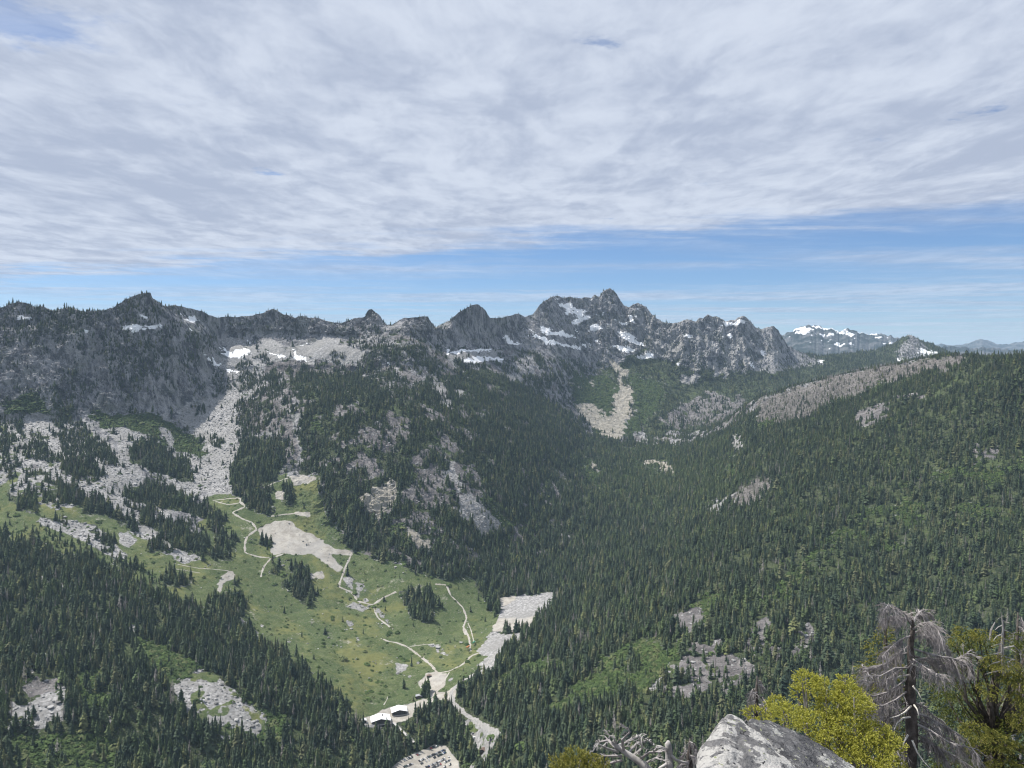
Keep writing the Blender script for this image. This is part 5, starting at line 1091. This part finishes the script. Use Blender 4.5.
def needle_mat(name, a, b, tip):
    m_, t = material(name); tw = t.node('ShaderNodeAttribute', {'attribute_name': 'twig'}).outputs['Fac']; al = t.node('ShaderNodeAttribute', {'attribute_name': 'along'}).outputs['Fac']
    c = t.mix(tw, a, b); c = t.mix(t.m('MULTIPLY', t.mr(al, 0.45, 1.0), 0.8), c, tip)
    bs = t.node('ShaderNodeBsdfPrincipled', None, Base_Color=c, Roughness=0.6); bs.inputs['Specular IOR Level'].default_value = 0.25
    tr = t.node('ShaderNodeBsdfTranslucent', None, Color=c); mx = t.node('ShaderNodeMixShader', None, i0=0.22, i1=bs, i2=tr); t.node('ShaderNodeOutputMaterial', None, Surface=mx); return m_
M_N1 = needle_mat('yellow_green_needles', (0.26, 0.28, 0.05), (0.44, 0.44, 0.08), (0.66, 0.62, 0.15))
M_N2 = needle_mat('dark_green_needles', (0.05, 0.075, 0.022), (0.12, 0.145, 0.032), (0.27, 0.28, 0.06))
M_N3 = needle_mat('olive_green_needles', (0.12, 0.14, 0.034), (0.25, 0.25, 0.055), (0.46, 0.42, 0.12))
M_GREYW = plain('silver_dead_wood', (0.34, 0.325, 0.31), 0.85, 0.15, 0.3, 14.0)
M_TWIG = plain('grey_dead_twigs', (0.29, 0.27, 0.265), 0.9, 0.1, 0.3, 12.0)
M_DTRK = plain('dark_dead_bark', (0.10, 0.088, 0.08), 0.9, 0.1, 0.35, 18.0)
M_BONE = plain('bleached_branch', (0.58, 0.55, 0.50), 0.7, 0.2, 0.15, 20.0)
def blob_twigs(blobs, per, seed, up=0.5, ln=(0.05, 0.10)):
    """twigs on the outer part of rounded boughs; blob = (u, v, Y, rx_px, rz_px, depth in metres)"""
    r = np.random.default_rng(seed); C_, D, Ls = [], [], []
    for (u, v, Y, rx, rz, ry) in blobs:
        c = cp(u, v, Y); R = np.array([rx * .85 / FP * Y, ry, rz * .72 / FP * Y]); n = int(per * (rx * rz) / 400 * (Y / 5) ** 0)
        q = r.normal(size=(n, 3)); q /= np.linalg.norm(q, axis=1)[:, None]; rad = r.uniform(0.45, 1.0, n) ** 0.6
        lump = 1 + 0.45 * fbm(q[:, 0] * 2.2 + u, q[:, 1] * 2.2 + v, q[:, 2] * 2.2, 3, seed)
        P_ = np.array(c[:]) + q * R * (rad * lump)[:, None]; d = q * [1, 1, .6] + np.array([0, 0, up]) + r.normal(size=(n, 3)) * 0.35
        C_.append(P_); D.append(d); Ls.append(r.uniform(ln[0], ln[1], n))
    return np.concatenate(C_), np.concatenate(D), np.concatenate(Ls)
def limbs(mb, base, blobs, r0, seed, n_each=3, mi=0):
    r = random.Random(seed)
    for (u, v, Y, rx, rz, ry) in blobs:
        c = cp(u, v, Y)
        for k in range(n_each):
            e = c + Vector((r.uniform(-1, 1) * rx / FP * Y * .7, r.uniform(-1, 1) * ry * .7, r.uniform(-.5, .9) * rz / FP * Y * .7)); m_ = (base + e) / 2 + Vector((r.uniform(-.1, .1), r.uniform(-.08, .08), r.uniform(-.12, .02)))
            mb.tube([base, (base + m_) / 2 + Vector((r.uniform(-.04, .04), 0, 0)), m_, (m_ + e) / 2 + Vector((0, 0, r.uniform(-.03, .03))), e], [r0, r0 * .8, r0 * .6, r0 * .4, r0 * .15], 5, mi)
# yellow-green wind-bent fir behind the boulder
g0 = cp(820, 850, 5.0)
e = empty('stunted_fir', g0); tag(e, 'bushy wind bent fir with bright yellow green needles right behind the boulder', 'fir')
bl = [(808, 682, 5.1, 15, 11, .13), (826, 690, 5.1, 16, 12, .13), (800, 694, 5.2, 9, 8, .1), (846, 684, 5.05, 9, 8, .1), (852, 698, 5.0, 16, 14, .16), (835, 708, 5.0, 22, 14, .18), (862, 706, 5.1, 13, 11, .12),
      (778, 706, 5.2, 13, 8, .12), (757, 715, 5.2, 15, 6, .1), (790, 716, 5.0, 24, 9, .16), (815, 724, 4.9, 26, 11, .18), (850, 728, 4.9, 28, 13, .2), (878, 735, 4.9, 18, 12, .16), (838, 745, 4.8, 26, 11, .2), (872, 752, 4.75, 24, 12, .2), (893, 743, 4.9, 10, 9, .12), (858, 768, 4.7, 32, 12, .25), (896, 770, 4.8, 14, 14, .2)]
mb = MB(); limbs(mb, g0, bl, 0.028, 3, 2); lb = mb.build('branches', M_TWIG, e); lb.matrix_parent_inverse = Matrix.Translation(-g0)
C1, D1, L1 = blob_twigs(bl, 760, 21, 0.5, (0.012, 0.032)); foliage('needles', C1, D1, L1, M_N1, e, 22, 22, 0.0085, 0.0011)
# small bush at the bottom edge
g1_ = cp(575, 820, 4.6); e = empty('stunted_fir', g1_); tag(e, 'low olive green fir tip poking up at the bottom edge, left of the dead branches', 'fir')
bl = [(575, 758, 4.6, 13, 8, .1), (560, 766, 4.6, 12, 7, .1), (592, 764, 4.6, 12, 8, .1), (578, 775, 4.5, 32, 12, .2), (603, 768, 4.6, 8, 7, .1)]
mb = MB(); limbs(mb, g1_, bl, 0.02, 4, 2); lb = mb.build('branches', M_TWIG, e); lb.matrix_parent_inverse = Matrix.Translation(-g1_)
C1, D1, L1 = blob_twigs(bl, 700, 31, 0.6, (0.012, 0.03)); foliage('needles', C1, D1, L1, M_N3, e, 32, 22, 0.0085, 0.0011)
# green tree behind the dead one, and the big tree at the right edge
g2_ = cp(885, 860, 8.6); e = empty('fir_tree', g2_); tag(e, 'slender green fir showing behind the left side of the grey dead tree', 'fir')
mb = MB(); mb.tube([g2_, cp(884, 740, 8.6), cp(885, 660, 8.6), cp(886, 620, 8.6)], [.07, .05, .03, .008], 7); lb = mb.build('trunk', M_DTRK, e); lb.matrix_parent_inverse = Matrix.Translation(-g2_)
bl = [(886, 628, 8.6, 4, 6, .08), (884, 640, 8.6, 8, 6, .15), (879, 650, 8.6, 11, 7, .2), (886, 662, 8.6, 15, 8, .25), (873, 671, 8.6, 12, 7, .2), (868, 684, 8.6, 12, 7, .25), (885, 680, 8.7, 18, 10, .3), (880, 700, 8.7, 22, 12, .35), (882, 730, 8.7, 24, 16, .4)]
C1, D1, L1 = blob_twigs(bl, 260, 41, 0.1, (0.05, 0.10)); foliage('needles', C1, D1, L1, M_N3, e, 42, 34, 0.016, 0.0021, .3)
g3_ = cp(985, 900, 7.6); e = empty('fir_tree', g3_); tag(e, 'dense dark green fir with yellowish branch tips at the right edge', 'fir')
mb = MB(); mb.tube([g3_, cp(996, 768, 7.6), cp(992, 700, 7.7), cp(999, 660, 7.7), cp(1004, 634, 7.7), cp(1003, 620, 7.7)], [.10, .075, .05, .028, .016, .004], 8)
bd = [(968, 636, 7.6, 10, 6, .12), (984, 640, 7.5, 14, 7, .15), (962, 648, 7.6, 9, 8, .15), (978, 655, 7.7, 16, 9, .25), (955, 664, 7.8, 12, 8, .2), (1020, 640, 7.9, 12, 10, .2), (1035, 655, 7.9, 16, 14, .3), (968, 680, 7.8, 22, 12, .3), (945, 690, 7.8, 16, 8, .2), (955, 705, 7.8, 24, 9, .3), (1005, 672, 7.4, 22, 9, .2), (1025, 690, 7.5, 20, 14, .3), (965, 722, 7.7, 24, 8, .25),
      (1000, 715, 7.9, 30, 16, .3), (985, 738, 7.4, 26, 9, .2), (1020, 735, 7.3, 20, 16, .3), (960, 752, 7.6, 22, 8, .2), (995, 762, 7.5, 30, 12, .3), (1030, 765, 7.4, 20, 20, .3), (950, 772, 7.5, 22, 10, .2), (1045, 710, 7.6, 20, 30, .4)]
limbs(mb, cp(994, 740, 7.6), bd, 0.022, 9, 2); lb = mb.build('trunk', M_DTRK, e); lb.matrix_parent_inverse = Matrix.Translation(-g3_)
C1, D1, L1 = blob_twigs(bd, 480, 51, 0.0, (0.025, 0.065)); foliage('needles', C1, D1, L1, M_N2, e, 52, 22, 0.012, 0.0017, .5)
bt = [(965, 632, 7.45, 9, 3, .1), (985, 635, 7.35, 14, 3.5, .1), (1000, 662, 7.2, 18, 4, .12), (1018, 680, 7.2, 14, 4, .12), (990, 690, 7.2, 12, 3, .1), (978, 731, 7.2, 18, 4, .12), (1000, 742, 7.15, 16, 5, .12), (1022, 722, 7.1, 12, 6, .12), (966, 745, 7.3, 14, 3, .1), (1006, 768, 7.1, 20, 5, .12), (1022, 700, 7.15, 10, 5, .1), (955, 640, 7.4, 6, 3, .08)]
C1, D1, L1 = blob_twigs([(b[0], b[1], b[2], b[3] * 1.1, b[4] * 1.5, b[5] * 1.3) for b in bt], 650, 61, 0.0, (0.02, 0.055)); fo = foliage('branch_tips', C1, D1, L1, M_N3, e, 62, 22, 0.011, 0.0016, .6); fo['label'] = 'yellowish hanging branch tips'
mb = MB(); r = random.Random(77)
trk = [cp(1004, 675, 7.3), cp(1002, 650, 7.3), cp(1003, 625, 7.3), cp(1001, 612, 7.3)]
mb.tube(trk, [.018, .014, .008, .003], 6)
for k in range(14):
    h = 616 + k * 4.5; s_ = 1 if k % 2 else -1; L_ = 6 + k * 1.0
    mb.tube([cp(1003, h, 7.3), cp(1003 + s_ * L_ * .6, h + 2, 7.3 + r.uniform(-.1, .1)), cp(1003 + s_ * L_, h + 5 + r.uniform(-3, 2), 7.3 + r.uniform(-.15, .15))], [.006, .004, .0015], 4)
mb.tube([cp(1004, 648, 7.25), cp(1014, 646, 7.2), cp(1020, 652, 7.2), cp(1021, 660, 7.2)], [.009, .007, .005, .002], 5); mb.tube([cp(990, 640, 7.3), cp(991, 630, 7.3), cp(995, 622, 7.3)], [.012, .010, .003], 5)
gg = cp(1004, 690, 7.3); e2 = mb.build('dead_top', M_GREYW, e); e2.matrix_parent_inverse = Matrix.Translation(-g3_)

# --- the grey dead tree
g4 = cp(908, 880, 7.0); e = empty('dead_tree', g4); tag(e, 'grey dead conifer with drooping bare boughs and bleached branch stubs', 'dead tree')
def par(o, e): o.matrix_parent_inverse = Matrix.Translation(-Vector(e.location)); return o
mb = MB(); mb.tube([g4, cp(909, 768, 7.0), cp(912, 735, 7.0), cp(911, 712, 7.0), cp(910, 690, 7.0), cp(912, 668, 7.0), cp(910, 648, 7.0), cp(913, 630, 7.0), cp(912, 617, 7.0), cp(911, 610, 7.0)], [.075, .062, .055, .05, .046, .038, .03, .02, .012, .004], 12)
tk = mb.build('trunk', M_DTRK, e, True); par(tk, e)
def twiggy(mb, pts, r0, seed, n2=22, l2=0.16, n3=6, hang=0.9, spread=1.0):
    r = random.Random(seed); pts = [Vector(p) for p in pts]; K = len(pts); mb.tube(pts, [r0 * (1 - .8 * i / (K - 1)) for i in range(K)], 5)
    for k in range(n2):
        f = (0.12 + 0.88 * (k + r.random()) / n2) * (K - 1); i = min(int(f), K - 2); p = pts[i].lerp(pts[i + 1], f - i); d0 = (pts[i + 1] - pts[i]).normalized()
        d = (d0 * .7 + Vector((r.uniform(-1, 1), r.uniform(-1, 1), 0)) * .6 * spread + Vector((0, 0, -hang * r.uniform(.1, 1.3)))).normalized(); L_ = l2 * r.uniform(.5, 1.25) * (1.1 - .4 * f / (K - 1))
        q1 = p + d * L_ * .5 + Vector((r.uniform(-.01, .01), 0, .012)); q2 = p + d * L_ + Vector((0, 0, -L_ * .3 * hang)); mb.tube([p, q1, q2], [r0 * .35 + .0014, .0026, .0012], 3, 0, False)
        for j in range(n3):
            g = r.uniform(.15, 1); s = p.lerp(q1, g * 2) if g < .5 else q1.lerp(q2, g * 2 - 1); dd = (d + Vector((r.uniform(-1, 1), r.uniform(-1, 1), r.uniform(-1.0, .6)))).normalized(); l3 = L_ * r.uniform(.2, .5)
            mb.tube([s, s + dd * l3 * .6, s + dd * l3 + Vector((0, 0, -.25 * l3))], [.0018, .0014, .0008], 3, 0, False)
BR = [[(911,624),(905,614),(897,608),(888,605),(884,610)], [(912,622),(905,618),(898,617),(890,616),(885,622)], [(911,628),(916,616),(922,610),(928,614)], [(912,630),(920,624),(930,622),(938,630),(942,640)], [(912,640),(922,634),(934,638),(944,645),(950,656)], [(912,634),(926,628),(936,636),(940,650)],
      [(910,636),(900,640),(890,648),(882,656)], [(911,645),(902,650),(892,660),(880,666),(868,670)], [(911,652),(898,655),(884,664),(870,668),(862,666)], [(911,648),(924,652),(938,656),(952,658),(964,662),(970,668)], [(912,655),(926,660),(940,664),(954,668),(962,676)], [(911,658),(920,664),(932,672),(944,676)], [(912,660),(930,658),(948,662),(960,658),(968,652)],
      [(910,664),(898,672),(886,680),(872,682),(862,680)], [(910,668),(895,668),(880,676),(866,676)], [(910,676),(900,684),(888,692),(874,696),(862,692)], [(910,684),(896,690),(880,698),(866,702)], [(909,690),(895,700),(882,706),(870,704)], [(911,700),(898,706),(884,710),(870,712),(860,708)],
      [(911,700),(922,706),(934,716),(944,722)], [(912,712),(926,716),(940,724),(952,730),(960,736)], [(912,716),(928,724),(944,736),(956,744),(964,756)], [(912,722),(930,730),(948,742),(972,748),(978,756)], [(911,730),(924,738),(938,748),(946,762)], [(910,706),(896,714),(884,720),(872,722)], [(910,744),(900,750),(890,756),(880,768)], [(911,738),(930,744),(948,752),(966,764),(974,776)]]
bp = [cp(913, 640, 7.0)]
for i, b_ in enumerate(BR):
    mb = MB(); K = len(b_); dy = ((i * 37) % 11 - 5) / 5 * .45
    twiggy(mb, [cp(u, v, 7.0 + dy * (j / (K - 1))) for j, (u, v) in enumerate(b_)], 0.010, 100 + i, 44, 0.14, 11, 0.75)
    par(mb.build('branch', M_TWIG, e), e)
for i, b_ in enumerate([[(911,706),(905,712),(898,716),(890,718)], [(910,717),(903,718),(897,723),(894,730)], [(914,705),(917,709),(919,716)], [(912,740),(917,752),(924,762),(932,770)], [(913,686),(918,692),(922,700)], [(904,646),(905,654)], [(908,735),(904,742),(902,750)], [(912,664),(920,668),(926,672)], [(910,675),(900,676),(892,680)]]):
    mb = MB(); K = len(b_); mb.tube([cp(u, v, 6.93 - .05 * j) for j, (u, v) in enumerate(b_)], [.0095 * (1 - .7 * j / (K - 1)) for j in range(K)], 7); o = par(mb.build('branch_stub', M_BONE, e, True), e); o['label'] = 'short bleached white branch stub'

# --- dead wood at the bottom edge
g5 = cp(630, 800, 5.0); e = empty('fallen_dead_tree', g5); tag(e, 'weathered grey fallen trunk with tangled dry roots at the bottom edge', 'dead wood')
mb = MB(); mb.tube([cp(612, 742, 4.9), cp(622, 750, 4.9), cp(640, 762, 4.85), cp(662, 782, 4.8), cp(690, 815, 4.8)], [.008, .016, .022, .028, .034], 9); par(mb.build('trunk', M_GREYW, e, True), e)
for i, b_ in enumerate([[(618,752),(606,748),(598,744),(592,752)], [(616,748),(608,740),(600,742),(594,746)], [(618,750),(614,738),(606,734)], [(624,752),(622,740),(630,732),(626,728)], [(626,756),(636,744),(648,740),(656,748),(660,756)], [(622,756),(604,756),(594,762)], [(630,758),(642,748),(640,738)], [(636,762),(650,752),(662,752)], [(618,746),(630,740),(640,736),(650,742)], [(622,760),(606,764),(598,772)], [(640,766),(656,758),(668,762)]]):
    mb = MB(); K = len(b_); twiggy(mb, [cp(u, v, 4.9 + ((i * 5) % 7 - 3) * .04 * j) for j, (u, v) in enumerate(b_)], 0.010, 300 + i, 9, 0.07, 3, 0.1, 1.4); par(mb.build('root', M_TWIG if i % 2 else M_GREYW, e), e)
g6 = cp(668, 830, 5.4); e = empty('tree_stub', g6); tag(e, 'short broken grey snag with a curled side branch, between the fallen trunk and the boulder', 'snag')
mb = MB(); mb.tube([g6, cp(669, 768, 5.4), cp(669, 752, 5.4), cp(668, 744, 5.4), cp(668.5, 741, 5.4)], [.04, .027, .025, .023, .010], 9); par(mb.build('trunk', M_GREYW, e, True), e)
for b_ in ([(667,750),(661,747),(657,746),(655,750),(658,753)], [(671,755),(676,760),(683,762),(688,763)], [(667,764),(660,768),(654,776)]):
    mb = MB(); mb.tube([cp(u, v, 5.38) for u, v in b_], [.012, .010, .008, .006, .003][:len(b_)], 6); par(mb.build('branch', M_GREYW, e, True), e)
def small_snag(u, vt, Y, hpx, seed, label, name='dead_tree'):
    g = cp(u, vt + hpx, Y); e = empty(name, g); tag(e, label, 'snag'); mb = MB(); mb.tube([g, cp(u + 1, vt + hpx * .6, Y), cp(u - 1, vt + hpx * .3, Y), cp(u, vt, Y)], [.05, .04, .03, .006], 7); par(mb.build('trunk', M_DTRK, e, True), e)
    r = random.Random(seed)
    for k in range(12):
        v = vt + 4 + k * hpx * .045; s_ = r.choice((-1, 1)); L_ = 5 + k * .9
        mb = MB(); twiggy(mb, [cp(u, v, Y), cp(u + s_ * L_ * .6, v + 1, Y + r.uniform(-.2, .2)), cp(u + s_ * L_, v + 6, Y + r.uniform(-.3, .3))], 0.010, seed + k, 16, 0.13, 5, 0.9); par(mb.build('branch', M_TWIG, e), e)
    return e
small_snag(757, 676, 9.5, 90, 500, 'brownish dead fir standing just left of the bright yellow green fir')
small_snag(690, 738, 9.0, 60, 540, 'thin dead snag rising behind the left end of the pale boulder')
small_snag(1018, 612, 11.0, 120, 580, 'bare dead tree top behind the fir at the right edge')
# ------------------------------------------------------------------ the air itself
hz, t = material('haze_air')
pvn = t.node('ShaderNodeVolumePrincipled', None, Density=3.1e-5, Anisotropy=0.0)
pvn.inputs['Color'].default_value = (0.56, 0.76, 1.0, 1)
t.node('ShaderNodeOutputMaterial', None, Volume=pvn)
mb = MB(); zlo, zhi = float(PZ.min()) - 20, float(PZ.max()) + 40
mb.box((0, 11000, (zlo + zhi) / 2), (44000, 27200, zhi - zlo))
haze = mb.build('haze', hz); tag(haze, 'thin blue summer haze filling the valley and veiling the far ridges', 'haze', None, 'stuff')
hz.cycles.homogeneous_volume = True
